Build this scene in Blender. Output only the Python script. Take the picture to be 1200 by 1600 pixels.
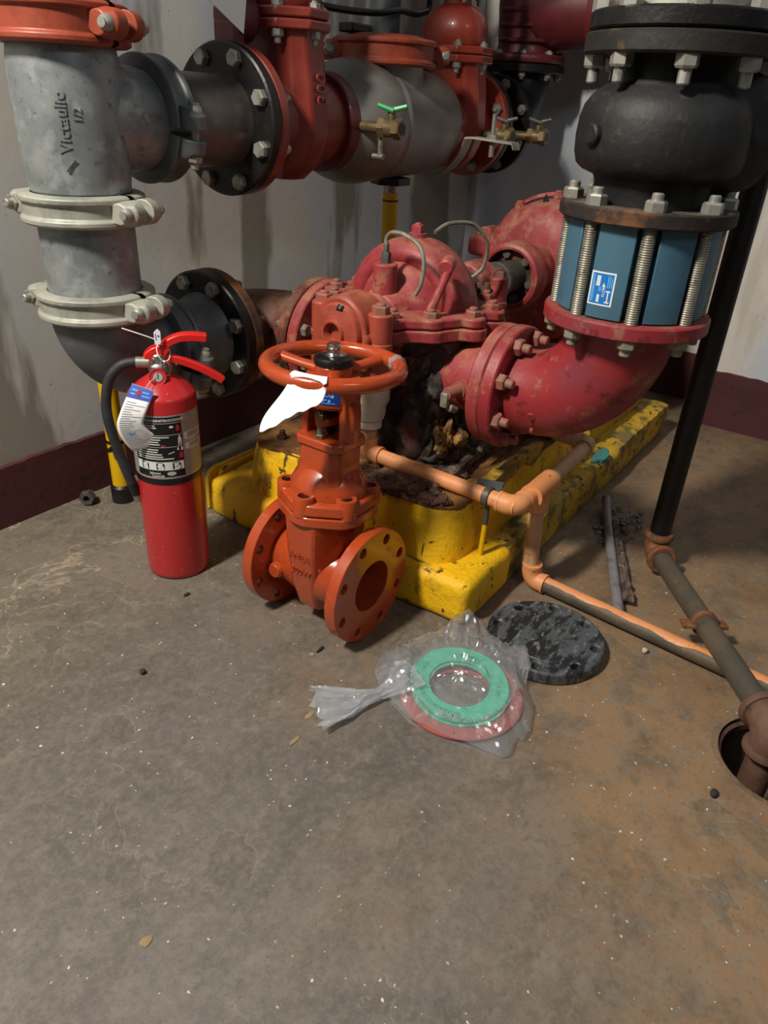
import bpy, bmesh, math, random
import numpy as np
from mathutils import Vector, Matrix, noise as mnoise
random.seed(4)
for _o in list(bpy.data.objects): bpy.data.objects.remove(_o)
SC = bpy.context.scene
COL = SC.collection
PI = math.pi
# ---------------------------------------------------------------- camera
YAW, PITCH, ROLL, CAMH, FPX = .59335635, .51458551, -.05580125, .92, 1142.76
_fw = Vector((math.cos(YAW)*math.cos(PITCH), math.sin(YAW)*math.cos(PITCH), -math.sin(PITCH)))
_rt = Vector((math.sin(YAW), -math.cos(YAW), 0)); _dn = _fw.cross(_rt)
_c, _s = math.cos(ROLL), math.sin(ROLL)
_r2 = _rt*_c+_dn*_s; _d2 = _dn*_c-_rt*_s
cam_d = bpy.data.cameras.new('camera'); cam = bpy.data.objects.new('camera', cam_d); COL.objects.link(cam)
cam.matrix_world = Matrix(((_r2.x, -_d2.x, -_fw.x, 0), (_r2.y, -_d2.y, -_fw.y, 0), (_r2.z, -_d2.z, -_fw.z, CAMH), (0, 0, 0, 1)))
cam_d.sensor_fit = 'VERTICAL'; cam_d.sensor_height = 36; cam_d.lens = 36*FPX/1600; cam_d.clip_start = .02
SC.camera = cam
# ---------------------------------------------------------------- light
SC.view_settings.view_transform = 'Standard'; SC.view_settings.look = 'None'
SC.view_settings.exposure = 0.0; SC.view_settings.gamma = 1; SC.view_settings.use_curve_mapping = False
wd = bpy.data.worlds.new('room'); SC.world = wd; wd.use_nodes = True
wd.node_tree.nodes['Background'].inputs[0].default_value = (.62, .68, .8, 1)
wd.node_tree.nodes['Background'].inputs[1].default_value = .05
def area(name, loc, target, sx, sy, power, color):
    l = bpy.data.lights.new(name, 'AREA'); l.shape = 'RECTANGLE'; l.size = sx; l.size_y = sy; l.energy = power; l.color = color
    o = bpy.data.objects.new(name, l); COL.objects.link(o); o.location = loc
    o.rotation_euler = (Vector(target)-Vector(loc)).to_track_quat('-Z', 'Y').to_euler(); return o
area('ceiling_tube_light', (-.75, 1.14, 2.62), (.9, .8, .2), .2, .36, 108, (1, .93, .82))
area('ceiling_tube_light_behind', (.25, -1.3, 2.5), (1.2, .7, .3), .9, .35, 7.5, (.86, .93, 1))
# ---------------------------------------------------------------- helpers
def lin(h):
    h = h.lstrip('#'); out = []
    for i in (0, 2, 4):
        c = int(h[i:i+2], 16)/255; out.append(c/12.92 if c <= .04045 else ((c+.055)/1.055)**2.4)
    return (*out, 1)
class MB:
    def __init__(s): s.v = []; s.f = []
    def add(s, vs, fs):
        b = len(s.v); s.v += [Vector(v) for v in vs]; s.f += [tuple(b+i for i in f) for f in fs]; return s
    def box(s, lo, hi, rz=0, piv=None):
        x0, y0, z0 = lo; x1, y1, z1 = hi
        vs = [Vector(p) for p in ((x0,y0,z0),(x1,y0,z0),(x1,y1,z0),(x0,y1,z0),(x0,y0,z1),(x1,y0,z1),(x1,y1,z1),(x0,y1,z1))]
        if rz:
            c = Vector(piv) if piv else (vs[0]+vs[6])/2; R = Matrix.Rotation(rz, 3, 'Z'); vs = [c+R@(v-c) for v in vs]
        return s.add(vs, [(3,2,1,0),(4,5,6,7),(0,1,5,4),(1,2,6,5),(2,3,7,6),(3,0,4,7)])
    def rev(s, prof, org=(0,0,0), axis=(0,0,1), n=40, a0=0, a1=2*PI, sy=1., ref=None):
        """revolve (r,h) profile round axis; sy squashes second radial axis"""
        org = Vector(org); ax = Vector(axis).normalized()
        u = Vector(ref) if ref else (Vector((1,0,0)) if abs(ax.x) < .9 else Vector((0,1,0)))
        u = (u-ax*u.dot(ax)).normalized(); w = ax.cross(u)
        full = abs(a1-a0-2*PI) < 1e-6; m = n if full else n+1
        vs = []; fs = []; idx = []
        for r, h in prof:
            if r < 1e-6: idx.append([len(vs)]*m); vs.append(org+ax*h)
            else:
                row = []
                for k in range(m):
                    a = a0+(a1-a0)*k/n; row.append(len(vs)); vs.append(org+ax*h+u*(r*math.cos(a))+w*(r*sy*math.sin(a)))
                idx.append(row)
        for i in range(len(prof)-1):
            A, B = idx[i], idx[i+1]
            for k in range(n):
                k2 = (k+1) % m if full else k+1
                q = [A[k], A[k2], B[k2], B[k]]; q = [x for j, x in enumerate(q) if x not in q[:j]]
                if len(q) > 2: fs.append(tuple(q))
        return s.add(vs, fs)
    def cyl(s, p0, p1, r0, r1=None, n=24, ch=0):
        p0 = Vector(p0); p1 = Vector(p1); r1 = r0 if r1 is None else r1; L = (p1-p0).length
        if ch: pr = [(0,0),(r0-ch,0),(r0,ch),(r1,L-ch),(r1-ch,L),(0,L)]
        else: pr = [(0,0),(r0,0),(r1,L),(0,L)]
        return s.rev(pr, p0, p1-p0, n)
    def tube(s, path, r, n=16, caps=True, closed=False):
        P = [Vector(p) for p in path]; N = len(P); rs = r if hasattr(r, '__len__') else [r]*N
        T = []
        for i in range(N):
            if closed: t = P[(i+1) % N]-P[i-1]
            else: t = P[min(i+1, N-1)]-P[max(i-1, 0)]
            T.append(t.normalized())
        u = T[0].orthogonal().normalized(); vs = []; fs = []
        for i in range(N):
            u = (u-T[i]*u.dot(T[i])).normalized(); w = T[i].cross(u)
            for k in range(n):
                a = 2*PI*k/n; vs.append(P[i]+(u*math.cos(a)+w*math.sin(a))*rs[i])
        for i in range(N if closed else N-1):
            j = (i+1) % N
            for k in range(n): fs.append((i*n+k, i*n+(k+1) % n, j*n+(k+1) % n, j*n+k))
        if caps and not closed:
            fs.append(tuple(range(n))[::-1]); fs.append(tuple((N-1)*n+k for k in range(n)))
        return s.add(vs, fs)
    def prism(s, poly, z0, z1, t0=1., t1=1., c=None):
        n = len(poly); cx, cy = c if c else (sum(p[0] for p in poly)/n, sum(p[1] for p in poly)/n)
        vs = [(cx+(x-cx)*t0, cy+(y-cy)*t0, z0) for x, y in poly]+[(cx+(x-cx)*t1, cy+(y-cy)*t1, z1) for x, y in poly]
        fs = [tuple(range(n))[::-1], tuple(range(n, 2*n))]+[(i, (i+1) % n, n+(i+1) % n, n+i) for i in range(n)]
        return s.add(vs, fs)
    def loft(s, rows, caps=True):
        n = len(rows[0]); vs = [p for r in rows for p in r]; fs = []
        for i in range(len(rows)-1):
            for k in range(n): fs.append((i*n+k, i*n+(k+1) % n, (i+1)*n+(k+1) % n, (i+1)*n+k))
        if caps: fs += [tuple(range(n))[::-1], tuple((len(rows)-1)*n+k for k in range(n))]
        return s.add(vs, fs)
    def xf(s, M): s.v = [M@v for v in s.v]; return s
OFF = {}
def fixn(me):
    bm = bmesh.new(); bm.from_mesh(me); bmesh.ops.recalc_face_normals(bm, faces=bm.faces); bm.to_mesh(me); bm.free()
def mkmesh(name, mb, mat, off=Vector((0,0,0)), sm=35):
    me = bpy.data.meshes.new(name); me.from_pydata([v-off for v in mb.v], [], mb.f); fixn(me)
    if sm:
        me.polygons.foreach_set('use_smooth', [True]*len(me.polygons)); me.set_sharp_from_angle(angle=math.radians(sm))
    me.materials.append(mat); return me
def tag(o, label=None, cat=None, group=None, kind=None):
    if label: o['label'] = label
    if cat: o['category'] = cat
    if group: o['group'] = group
    if kind: o['kind'] = kind
    return o
def thing(name, loc, label, cat, group=None):
    o = bpy.data.objects.new(name, None); COL.objects.link(o); o.location = loc; o.empty_display_size = .05
    OFF[o.name] = Vector(loc); return tag(o, label, cat, group)
def ob(name, mb, mat, parent=None, bev=0, sm=35, label=None, kind=None, seg=2):
    if parent is None:
        xs = [v.x for v in mb.v]; ys = [v.y for v in mb.v]; off = Vector(((min(xs)+max(xs))/2, (min(ys)+max(ys))/2, min(v.z for v in mb.v)))
    else: off = OFF[parent.name]
    o = bpy.data.objects.new(name, mkmesh(name, mb, mat, off, sm)); COL.objects.link(o)
    if parent is None: o.location = off
    else: o.parent = parent
    OFF[o.name] = off
    if bev:
        b = o.modifiers.new('bevel', 'BEVEL'); b.width = bev; b.segments = seg; b.limit_method = 'ANGLE'; b.angle_limit = math.radians(40)
    if label: o['label'] = label
    if kind: o['kind'] = kind
    return o
BOLT = {}
def bolt(parent, pos, d, R, mat, h=None, shank=0., name='bolt', rot=0., sr=.55):
    """hex bolt: head of across-corner radius R rising along d from pos, with a shank end beyond"""
    h = h or R*1.1; key = (round(R, 5), round(h, 5), round(shank, 5), mat.name, sr)
    if key not in BOLT:
        m = MB(); m.rev([(0,0),(R,0),(R,h*.82),(R*.86,h),(0,h)], n=6)
        if shank: m.rev([(R*sr,h*.9),(R*sr,h+shank-.002),(R*sr*.8,h+shank),(0,h+shank)], n=12)
        BOLT[key] = mkmesh('bolt', m, mat, sm=30)
    o = bpy.data.objects.new(name, BOLT[key]); COL.objects.link(o); o.parent = parent
    o.location = Vector(pos)-OFF[parent.name]
    q = Vector(d).to_track_quat('Z', 'Y'); o.rotation_mode = 'QUATERNION'
    from mathutils import Quaternion
    o.rotation_quaternion = q @ Quaternion((0,0,1), rot); return o
def ringbolts(parent, org, axis, bc, n, R, mat, shank=0., a0=0., h=None, name='bolt', skip=()):
    ax = Vector(axis).normalized(); u = Vector((0,0,1)) if abs(ax.z) < .9 else Vector((1,0,0))
    u = (u-ax*u.dot(ax)).normalized(); w = ax.cross(u)
    for k in range(n):
        if k in skip: continue
        a = a0+2*PI*k/n
        bolt(parent, Vector(org)+(u*math.cos(a)+w*math.sin(a))*bc, ax, R, mat, h, shank, name, rot=k*.7)
def arc3(c, u, w, r, a0, a1, n=14):
    c = Vector(c); u = Vector(u); w = Vector(w)
    return [c+u*(r*math.cos(a0+(a1-a0)*i/n))+w*(r*math.sin(a0+(a1-a0)*i/n)) for i in range(n+1)]
def smooth_path(pts, n=12):
    P = [Vector(p) for p in pts]; out = []
    for i in range(len(P)-1):
        a = P[max(i-1, 0)]; b = P[i]; c = P[i+1]; d = P[min(i+2, len(P)-1)]
        for k in range(n):
            t = k/n; out.append(.5*((2*b)+(c-a)*t+(2*a-5*b+4*c-d)*t*t+(3*b-a-3*c+d)*t**3))
    return out+[P[-1]]
def holed_flange(mb, org, axis, ro, ri, th, bc, hr, n, a0=0., k=6, ref=(0,0,1)):
    """annular (or blind, ri=0) flange with n real bolt holes; extends th along axis"""
    org = Vector(org); ax = Vector(axis).normalized(); u = Vector(ref); u = (u-ax*u.dot(ax)).normalized(); w = ax.cross(u)
    rin = ri if ri > 0 else bc*.7
    def P(x, y, h): return org+u*x+w*y+ax*h
    for i in range(n):
        th0 = a0+2*PI*i/n; hf = PI/n; bd = []
        for j in range(k): a = th0-hf+2*hf*j/k; bd.append((ro*math.cos(a), ro*math.sin(a)))
        for j in range(k): r = ro+(rin-ro)*j/k; a = th0+hf; bd.append((r*math.cos(a), r*math.sin(a)))
        for j in range(k): a = th0+hf-2*hf*j/k; bd.append((rin*math.cos(a), rin*math.sin(a)))
        for j in range(k): r = rin+(ro-rin)*j/k; a = th0-hf; bd.append((r*math.cos(a), r*math.sin(a)))
        N = 4*k; cx, cy = bc*math.cos(th0), bc*math.sin(th0); hc = []
        for x, y in bd:
            a = math.atan2(y-cy, x-cx); hc.append((cx+hr*math.cos(a), cy+hr*math.sin(a)))
        vs = [P(x, y, 0) for x, y in bd]+[P(x, y, 0) for x, y in hc]+[P(x, y, th) for x, y in bd]+[P(x, y, th) for x, y in hc]; fs = []
        for j in range(N):
            j2 = (j+1) % N
            fs += [(j, j2, N+j2, N+j), (2*N+j, 3*N+j, 3*N+j2, 2*N+j2), (N+j, N+j2, 3*N+j2, 3*N+j)]
            if j < k: fs.append((j, 2*N+j, 2*N+j2, j2))
            if 2*k <= j < 3*k and ri > 0: fs.append((j, 2*N+j, 2*N+j2, j2))
        mb.add(vs, fs)
    if ri <= 0:
        c = [P(rin*math.cos(a0-PI/n+2*PI*i/(n*k)), rin*math.sin(a0-PI/n+2*PI*i/(n*k)), 0) for i in range(n*k)]
        mb.add(c, [tuple(range(n*k))]); mb.add([p+ax*th for p in c], [tuple(range(n*k))])
def weld(o, d=1e-5):
    bm = bmesh.new(); bm.from_mesh(o.data); bmesh.ops.remove_doubles(bm, verts=bm.verts, dist=d); bmesh.ops.recalc_face_normals(bm, faces=bm.faces); bm.to_mesh(o.data); bm.free()
    o.data.polygons.foreach_set('use_smooth', [True]*len(o.data.polygons)); o.data.set_sharp_from_angle(angle=math.radians(35))
def text_mb(body, size, depth=0., fn=None, align='LEFT', bold=0.):
    cu = bpy.data.curves.new('t', 'FONT'); cu.body = body; cu.size = size; cu.extrude = depth; cu.align_x = align; cu.resolution_u = 2; cu.offset = bold
    o = bpy.data.objects.new('t', cu); COL.objects.link(o)
    me = bpy.data.meshes.new_from_object(o.evaluated_get(bpy.context.evaluated_depsgraph_get()))
    m = MB(); m.add([fn(v.co) if fn else v.co.copy() for v in me.vertices], [tuple(p.vertices) for p in me.polygons])
    bpy.data.objects.remove(o); bpy.data.curves.remove(cu); bpy.data.meshes.remove(me); return m
# ---------------------------------------------------------------- materials
def mat(name, col, rough=.5, metal=0., layers=(), bump=None, dust=None, coat=0., spec=.5):
    """layers: (scale, lo, hi, colour, detail, (sx,sy,sz), rough)"""
    m = bpy.data.materials.new(name); m.use_nodes = True; nt = m.node_tree; N = nt.nodes; L = nt.links; b = N['Principled BSDF']
    b.inputs['Metallic'].default_value = metal; b.inputs['Roughness'].default_value = rough; b.inputs['Coat Weight'].default_value = coat
    b.inputs['Specular IOR Level'].default_value = spec; b.inputs['Coat Roughness'].default_value = .06
    c = lin(col) if isinstance(col, str) else (*col, 1)
    tc = N.new('ShaderNodeTexCoord'); rgb = N.new('ShaderNodeRGB'); rgb.outputs[0].default_value = c; cur = rgb.outputs[0]; rcur = None
    def nz(scale, detail, st, seed):
        mp = N.new('ShaderNodeMapping'); mp.inputs['Scale'].default_value = st; mp.inputs['Location'].default_value = (seed*3.7, seed*1.9, seed*5.3)
        L.new(tc.outputs['Object'], mp.inputs[0]); t = N.new('ShaderNodeTexNoise'); t.inputs['Scale'].default_value = scale; t.inputs['Detail'].default_value = detail
        t.inputs['Roughness'].default_value = .62; L.new(mp.outputs[0], t.inputs['Vector']); return t.outputs[0]
    for i, ly in enumerate(layers):
        sc, lo, hi, lc, de, st, rg = (list(ly)+[None]*7)[:7]
        f = nz(sc, 6 if de is None else de, st or (1,1,1), i+1)
        mr = N.new('ShaderNodeMapRange'); mr.inputs[1].default_value = lo; mr.inputs[2].default_value = hi; L.new(f, mr.inputs[0])
        mx = N.new('ShaderNodeMix'); mx.data_type = 'RGBA'; L.new(mr.outputs[0], mx.inputs[0]); L.new(cur, mx.inputs[6]); mx.inputs[7].default_value = lin(lc); cur = mx.outputs[2]
        if rg is not None:
            m2 = N.new('ShaderNodeMix'); L.new(mr.outputs[0], m2.inputs[0]); m2.inputs[2].default_value = rough; m2.inputs[3].default_value = rg
            if rcur: L.new(rcur, m2.inputs[2])
            rcur = m2.outputs[0]
    if dust:
        dc, lo, hi, amt = dust
        g = N.new('ShaderNodeNewGeometry'); sp = N.new('ShaderNodeSeparateXYZ'); L.new(g.outputs['Normal'], sp.inputs[0])
        mr = N.new('ShaderNodeMapRange'); mr.inputs[1].default_value = lo; mr.inputs[2].default_value = hi; mr.inputs[4].default_value = amt; L.new(sp.outputs[2], mr.inputs[0])
        f = nz(28, 5, (1,1,1), 9); mm = N.new('ShaderNodeMath'); mm.operation = 'MULTIPLY'; L.new(mr.outputs[0], mm.inputs[0])
        m3 = N.new('ShaderNodeMapRange'); m3.inputs[1].default_value = .35; m3.inputs[2].default_value = .6; L.new(f, m3.inputs[0]); L.new(m3.outputs[0], mm.inputs[1])
        mx = N.new('ShaderNodeMix'); mx.data_type = 'RGBA'; L.new(mm.outputs[0], mx.inputs[0]); L.new(cur, mx.inputs[6]); mx.inputs[7].default_value = lin(dc); cur = mx.outputs[2]
        m2 = N.new('ShaderNodeMix'); L.new(mm.outputs[0], m2.inputs[0]); m2.inputs[2].default_value = rough; m2.inputs[3].default_value = .9
        if rcur: L.new(rcur, m2.inputs[2])
        rcur = m2.outputs[0]
    L.new(cur, b.inputs['Base Color'])
    if rcur: L.new(rcur, b.inputs['Roughness'])
    if bump:
        f = nz(bump[0], bump[2] if len(bump) > 2 else 4, (1,1,1), 20); bp = N.new('ShaderNodeBump'); bp.inputs['Strength'].default_value = bump[1]; bp.inputs['Distance'].default_value = .004
        L.new(f, bp.inputs['Height']); L.new(bp.outputs[0], b.inputs['Normal'])
    return m
M = {}
M['orange'] = mat('orange_red_enamel', '#a9441f', .24, 0, [(60,.5,.75,'#9b3b1a')], (90,.05), coat=.5)
M['ext_red'] = mat('extinguisher_red', '#b3272b', .3, 0, [(140,.68,.74,'#d9686a',2)], coat=.3)
M['handle_red'] = mat('handle_red', '#d2231f', .35, coat=.2)
M['pump_red'] = mat('dusty_red_paint', '#98393c', .5, 0, [(9,.46,.62,'#842b2f'),(26,.52,.66,'#a0614e'),(60,.6,.68,'#6d362a')], (70,.22), dust=('#a8785e',.55,.98,.6))
M['pump_orange'] = mat('orange_red_old_paint', '#9c4431', .5, 0, [(14,.48,.64,'#8a3626'),(40,.56,.68,'#834c38')], (60,.2), dust=('#a8785e',.6,.98,.5))
M['motor_red'] = mat('motor_red_paint', '#9c3b40', .55, 0, [(7,.46,.62,'#8a2d33'),(16,.52,.64,'#a56857'),(50,.6,.68,'#6a392e')], (50,.25), dust=('#b0806c',.5,.95,.65))
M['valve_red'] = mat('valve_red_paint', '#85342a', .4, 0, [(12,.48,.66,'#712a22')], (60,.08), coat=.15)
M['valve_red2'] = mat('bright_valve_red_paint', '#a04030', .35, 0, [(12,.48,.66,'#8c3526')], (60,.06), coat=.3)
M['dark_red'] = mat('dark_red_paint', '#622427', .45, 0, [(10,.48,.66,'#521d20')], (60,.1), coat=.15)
M['coupling_red'] = mat('coupling_red_paint', '#98432c', .48, 0, [(15,.46,.64,'#823622')], (80,.12))
M['elbow_red'] = mat('elbow_red_paint', '#90292f', .45, 0, [(8,.46,.6,'#7f343d'),(22,.57,.64,'#6a2024'),(34,.56,.68,'#93604f')], (60,.2), dust=('#a3765f',.7,1,.45))
M['galv'] = mat('galvanised_steel', '#959b9d', .45, .45, [(9,.42,.62,'#7c8284'),(22,.52,.66,'#aab0b0'),(60,.58,.7,'#686d6f'),(5,.54,.64,'#a2a6a5')], (45,.12))
M['galv_coupling'] = mat('galvanised_coupling', '#a8a89c', .55, .3, [(14,.5,.66,'#84867e'),(40,.62,.74,'#c0bca4')], (60,.2))
M['galv_dark'] = mat('dull_galvanised', '#6f7476', .5, .4, [(12,.45,.7,'#5a6064'),(50,.62,.75,'#868b8c')], (50,.15))
M['spool'] = mat('grey_steel_pipe', '#6f6a66', .42, .6, [(8,.45,.65,'#565150'),(30,.6,.75,'#8a8078')], (60,.1))
M['silver'] = mat('silver_paint', '#8e8c88', .45, .45, [(7,.45,.7,'#787570'),(30,.62,.75,'#5f5a52')], (60,.1))
M['black_iron'] = mat('black_iron', '#171616', .42, .2, [(18,.5,.72,'#26211e'),(60,.62,.74,'#38302a')], (70,.25))
M['black_valve'] = mat('black_cast_iron', '#121213', .6, .0, [(12,.5,.7,'#1d1d1f'),(50,.58,.7,'#2e2b29')], (60,.28), dust=('#6d6862',.75,1,.35))
M['black_flange'] = mat('black_flange_paint', '#1b1917', .65, .1, [(9,.56,.62,'#4a3a2a'),(30,.5,.66,'#262320')], (50,.35))
M['rubble'] = mat('grey_rubble', '#857d72', .9, 0, [(40,.45,.65,'#5f574d')])
M['rust_flange'] = mat('rust_brown_flange', '#4a2f20', .75, .1, [(14,.48,.62,'#7d4d22'),(30,.56,.7,'#241712')], (50,.5))
M['black_rust'] = mat('blackened_rusty_flange', '#2a211c', .7, .1, [(12,.5,.6,'#6b4426'),(26,.6,.68,'#7d5a2c'),(40,.5,.7,'#191513')], (50,.4), dust=('#8a7f70',.7,1,.6))
M['brown_pipe'] = mat('rusty_brown_pipe', '#5a2c20', .6, .1, [(9,.5,.62,'#8d5238'),(18,.62,.68,'#8a1f22'),(30,.55,.7,'#35201a')], (50,.3), dust=('#8f7760',.5,.95,.6))
M['crust'] = mat('black_corroded_iron', '#1a1210', .65, 0, [(14,.48,.6,'#321f18'),(30,.56,.66,'#4d4541'),(22,.57,.66,'#4c1d1a')], (40,1.0,8))
M['rust'] = mat('flaking_rust', '#5f4030', .9, 0, [(18,.45,.6,'#3a2519'),(34,.52,.66,'#8a6440'),(80,.6,.72,'#a58f78')], (60,.9,8))
M['rust_tan'] = mat('tan_corrosion_lump', '#75542c', .9, 0, [(30,.46,.56,'#2a1d14'),(45,.54,.64,'#b98f4e'),(90,.66,.7,'#d8cdb8')], (70,1.0,8))
M['rust_top'] = mat('rusted_base_top', '#7d5528', .85, 0, [(10,.44,.6,'#56341c'),(24,.55,.66,'#946a2c'),(50,.6,.7,'#35221a')], (50,.6,8))
M['bark'] = mat('grey_rust_flake', '#6b5a4e', .9, 0, [(25,.45,.6,'#3c2e26',8,(1,3,1)),(60,.58,.7,'#9a8c7c')], (60,.9,8))
M['yellow'] = mat('yellow_floor_paint', '#ecb90e', .5, 0, [(5,.5,.66,'#dcab0e'),(16,.6,.68,'#c0951a'),(26,.62,.66,'#5a4414',6,(1,1,.25)),(40,.63,.66,'#4a3614'),(9,.62,.68,'#8a6a18',7,(1,1,.4))], (70,.9,6))
M['yellow_old'] = mat('worn_yellow_paint', '#c9a024', .6, 0, [(6,.44,.58,'#ad8c2c'),(15,.53,.6,'#7b6a35'),(40,.57,.63,'#4a3c1e'),(9,.6,.65,'#a79a78'),(5,.56,.64,'#5d5130')], (50,.6,6))
M['yellow_post'] = mat('yellow_post_paint', '#dcae06', .4, 0, [(30,.66,.7,'#8a6d10')], (60,.1))
M['bolt_grey'] = mat('zinc_bolt', '#a5a49c', .45, .6, [(60,.5,.7,'#7d7b74')])
M['bolt_dull'] = mat('weathered_bolt', '#8f8b7c', .6, .35, [(60,.45,.7,'#6a6253')])
M['bolt_dark'] = mat('dark_bolt', '#5c5954', .55, .4, [(60,.5,.7,'#403d3a')])
M['bolt_red'] = mat('painted_bolt', '#99554a', .65, 0, [(60,.42,.64,'#7f6050')])
M['bolt_rust'] = mat('rusty_bolt', '#5e4232', .9, 0, [(60,.45,.65,'#3a2a22')], (90,.7))
M['brass'] = mat('brass', '#857453', .45, .7, [(50,.45,.66,'#5f5540')])
M['chrome'] = mat('bright_metal', '#c9c9c6', .22, 1.)
M['steel'] = mat('brushed_steel', '#a9a8a2', .38, .9, [(60,.5,.7,'#8a8984')])
M['stud'] = mat('threaded_stud_steel', '#9a978a', .45, .7, [(70,.5,.7,'#6d6558')])
M['blue'] = mat('blue_valve_paint', '#3f6579', .5, 0, [(8,.5,.7,'#375a6e')], (120,.08))
M['label_white'] = mat('label_white', '#dfe4e4', .4)
M['label_blue'] = mat('label_blue', '#1673c4', .35)
M['label_lightblue'] = mat('label_light_blue_print', '#6fb0ea', .4)
M['navy'] = mat('label_navy', '#14388c', .35)
M['paper'] = mat('white_paper', '#f4f6f8', .7)
M['tag_grey'] = mat('grey_tag_card', '#c9cbca', .6)
M['print_grey'] = mat('grey_print', '#8b8f90', .6)
M['label_silver'] = mat('silver_label_foil', '#a4a7a9', .35, .35)
M['label_black'] = mat('label_black', '#121315', .35)
M['print_white'] = mat('label_print_white', '#d4d6d4', .45)
M['print_red'] = mat('label_print_red', '#a8262a', .45)
M['tag_blue'] = mat('tag_blue', '#3c55b8', .5)
M['rubber'] = mat('black_rubber', '#26272b', .6, 0, [(40,.5,.75,'#35363b')], (120,.15))
M['black_plastic'] = mat('black_plastic', '#0f0f10', .3)
M['black_pipe'] = mat('black_painted_pipe', '#0e0d0d', .5, 0, [(14,.55,.7,'#1d1a17')], (60,.15))
M['drain_pipe'] = mat('grey_brown_pipe', '#4f4a41', .6, .15, [(10,.48,.62,'#5e5244'),(26,.6,.7,'#77603f'),(60,.62,.74,'#37322c')], (60,.3))
M['rust_fit'] = mat('rusty_fitting', '#74492c', .75, .05, [(18,.48,.62,'#8d6440'),(40,.6,.7,'#3f2418')], (60,.5))
M['mud_fit'] = mat('brown_cast_elbow', '#5d4235', .7, .05, [(14,.48,.66,'#6f5546'),(40,.6,.72,'#42302a')], (60,.35))
M['pvc'] = mat('orange_painted_pvc', '#db9460', .5, 0, [(12,.5,.66,'#cf8650'),(60,.64,.68,'#7a4a2a')], (60,.12))
M['pvc_old'] = mat('faded_orange_pvc', '#c99c76', .6, 0, [(12,.5,.66,'#b98a64'),(30,.6,.7,'#8b6a4e')], (60,.15))
M['white_pvc'] = mat('white_pvc', '#cfc8b8', .45, 0, [(20,.5,.72,'#b9b09a')])
M['conduit'] = mat('grey_tube', '#8d8a8e', .5, .3, [(20,.5,.66,'#5a5450'),(40,.6,.7,'#9a9286')], (60,.3))
M['teal'] = mat('teal_paint_chip', '#3f8a86', .6, 0, [(40,.55,.7,'#6f8f70')])
M['green'] = mat('green_gasket', '#3fc4a2', .6, 0, [(30,.56,.66,'#35b293')])
M['green_print'] = mat('green_gasket_print', '#1d6b58', .6)
M['red_gasket'] = mat('red_rubber_gasket', '#b25a55', .6)
M['black_disc'] = mat('black_blind_flange', '#222427', .4, .1, [(16,.45,.53,'#4e5357',8,(1,3.2,1),.55),(40,.56,.62,'#6a6f73',6,(1,2.6,1)),(60,.55,.7,'#141516')], (60,.4))
M['clear_tape'] = mat('clear_tape', '#c9ccd0', .25)
M['green_handle'] = mat('green_lever', '#2f9a55', .4)
M['pebble'] = mat('pebble', '#b9b2a2', .8); M['pebble_dark'] = mat('dark_pebble', '#2b2a28', .8); M['flake'] = mat('tan_flake', '#8f7858', .9)
def bag_mat():
    m = bpy.data.materials.new('clear_plastic'); m.use_nodes = True; N = m.node_tree.nodes; L = m.node_tree.links; N.clear()
    out = N.new('ShaderNodeOutputMaterial'); tr = N.new('ShaderNodeBsdfTransparent'); gl = N.new('ShaderNodeBsdfGlossy'); gl.inputs['Roughness'].default_value = .13
    df = N.new('ShaderNodeBsdfTranslucent'); df.inputs[0].default_value = (.8,.83,.88,1); d2 = N.new('ShaderNodeBsdfDiffuse'); d2.inputs[0].default_value = (.8,.83,.88,1)
    tr.inputs[0].default_value = (.97,.975,.98,1)
    a = N.new('ShaderNodeMixShader'); a.inputs[0].default_value = .5; L.new(df.outputs[0], a.inputs[1]); L.new(d2.outputs[0], a.inputs[2])
    b = N.new('ShaderNodeMixShader'); b.inputs[0].default_value = .23; L.new(tr.outputs[0], b.inputs[1]); L.new(a.outputs[0], b.inputs[2])
    lf = N.new('ShaderNodeLayerWeight'); lf.inputs[0].default_value = .5; pw = N.new('ShaderNodeMath'); pw.operation = 'POWER'; pw.inputs[1].default_value = 3; L.new(lf.outputs['Facing'], pw.inputs[0])
    lw = N.new('ShaderNodeMapRange'); lw.inputs[3].default_value = .15; lw.inputs[4].default_value = .7; L.new(pw.outputs[0], lw.inputs[0])
    c = N.new('ShaderNodeMixShader'); L.new(lw.outputs[0], c.inputs[0]); L.new(b.outputs[0], c.inputs[1]); L.new(gl.outputs[0], c.inputs[2]); L.new(c.outputs[0], out.inputs[0])
    return m, b
M['bag'], _ = bag_mat()
M['bag_neck'], _b = bag_mat(); _b.inputs[0].default_value = .5
def glass_mat():
    m = bpy.data.materials.new('gauge_lens'); m.use_nodes = True; b = m.node_tree.nodes['Principled BSDF']
    b.inputs['Transmission Weight'].default_value = .9; b.inputs['Roughness'].default_value = .05; b.inputs['Base Color'].default_value = (.9,.8,.8,1); return m
M['lens'] = glass_mat()
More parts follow.
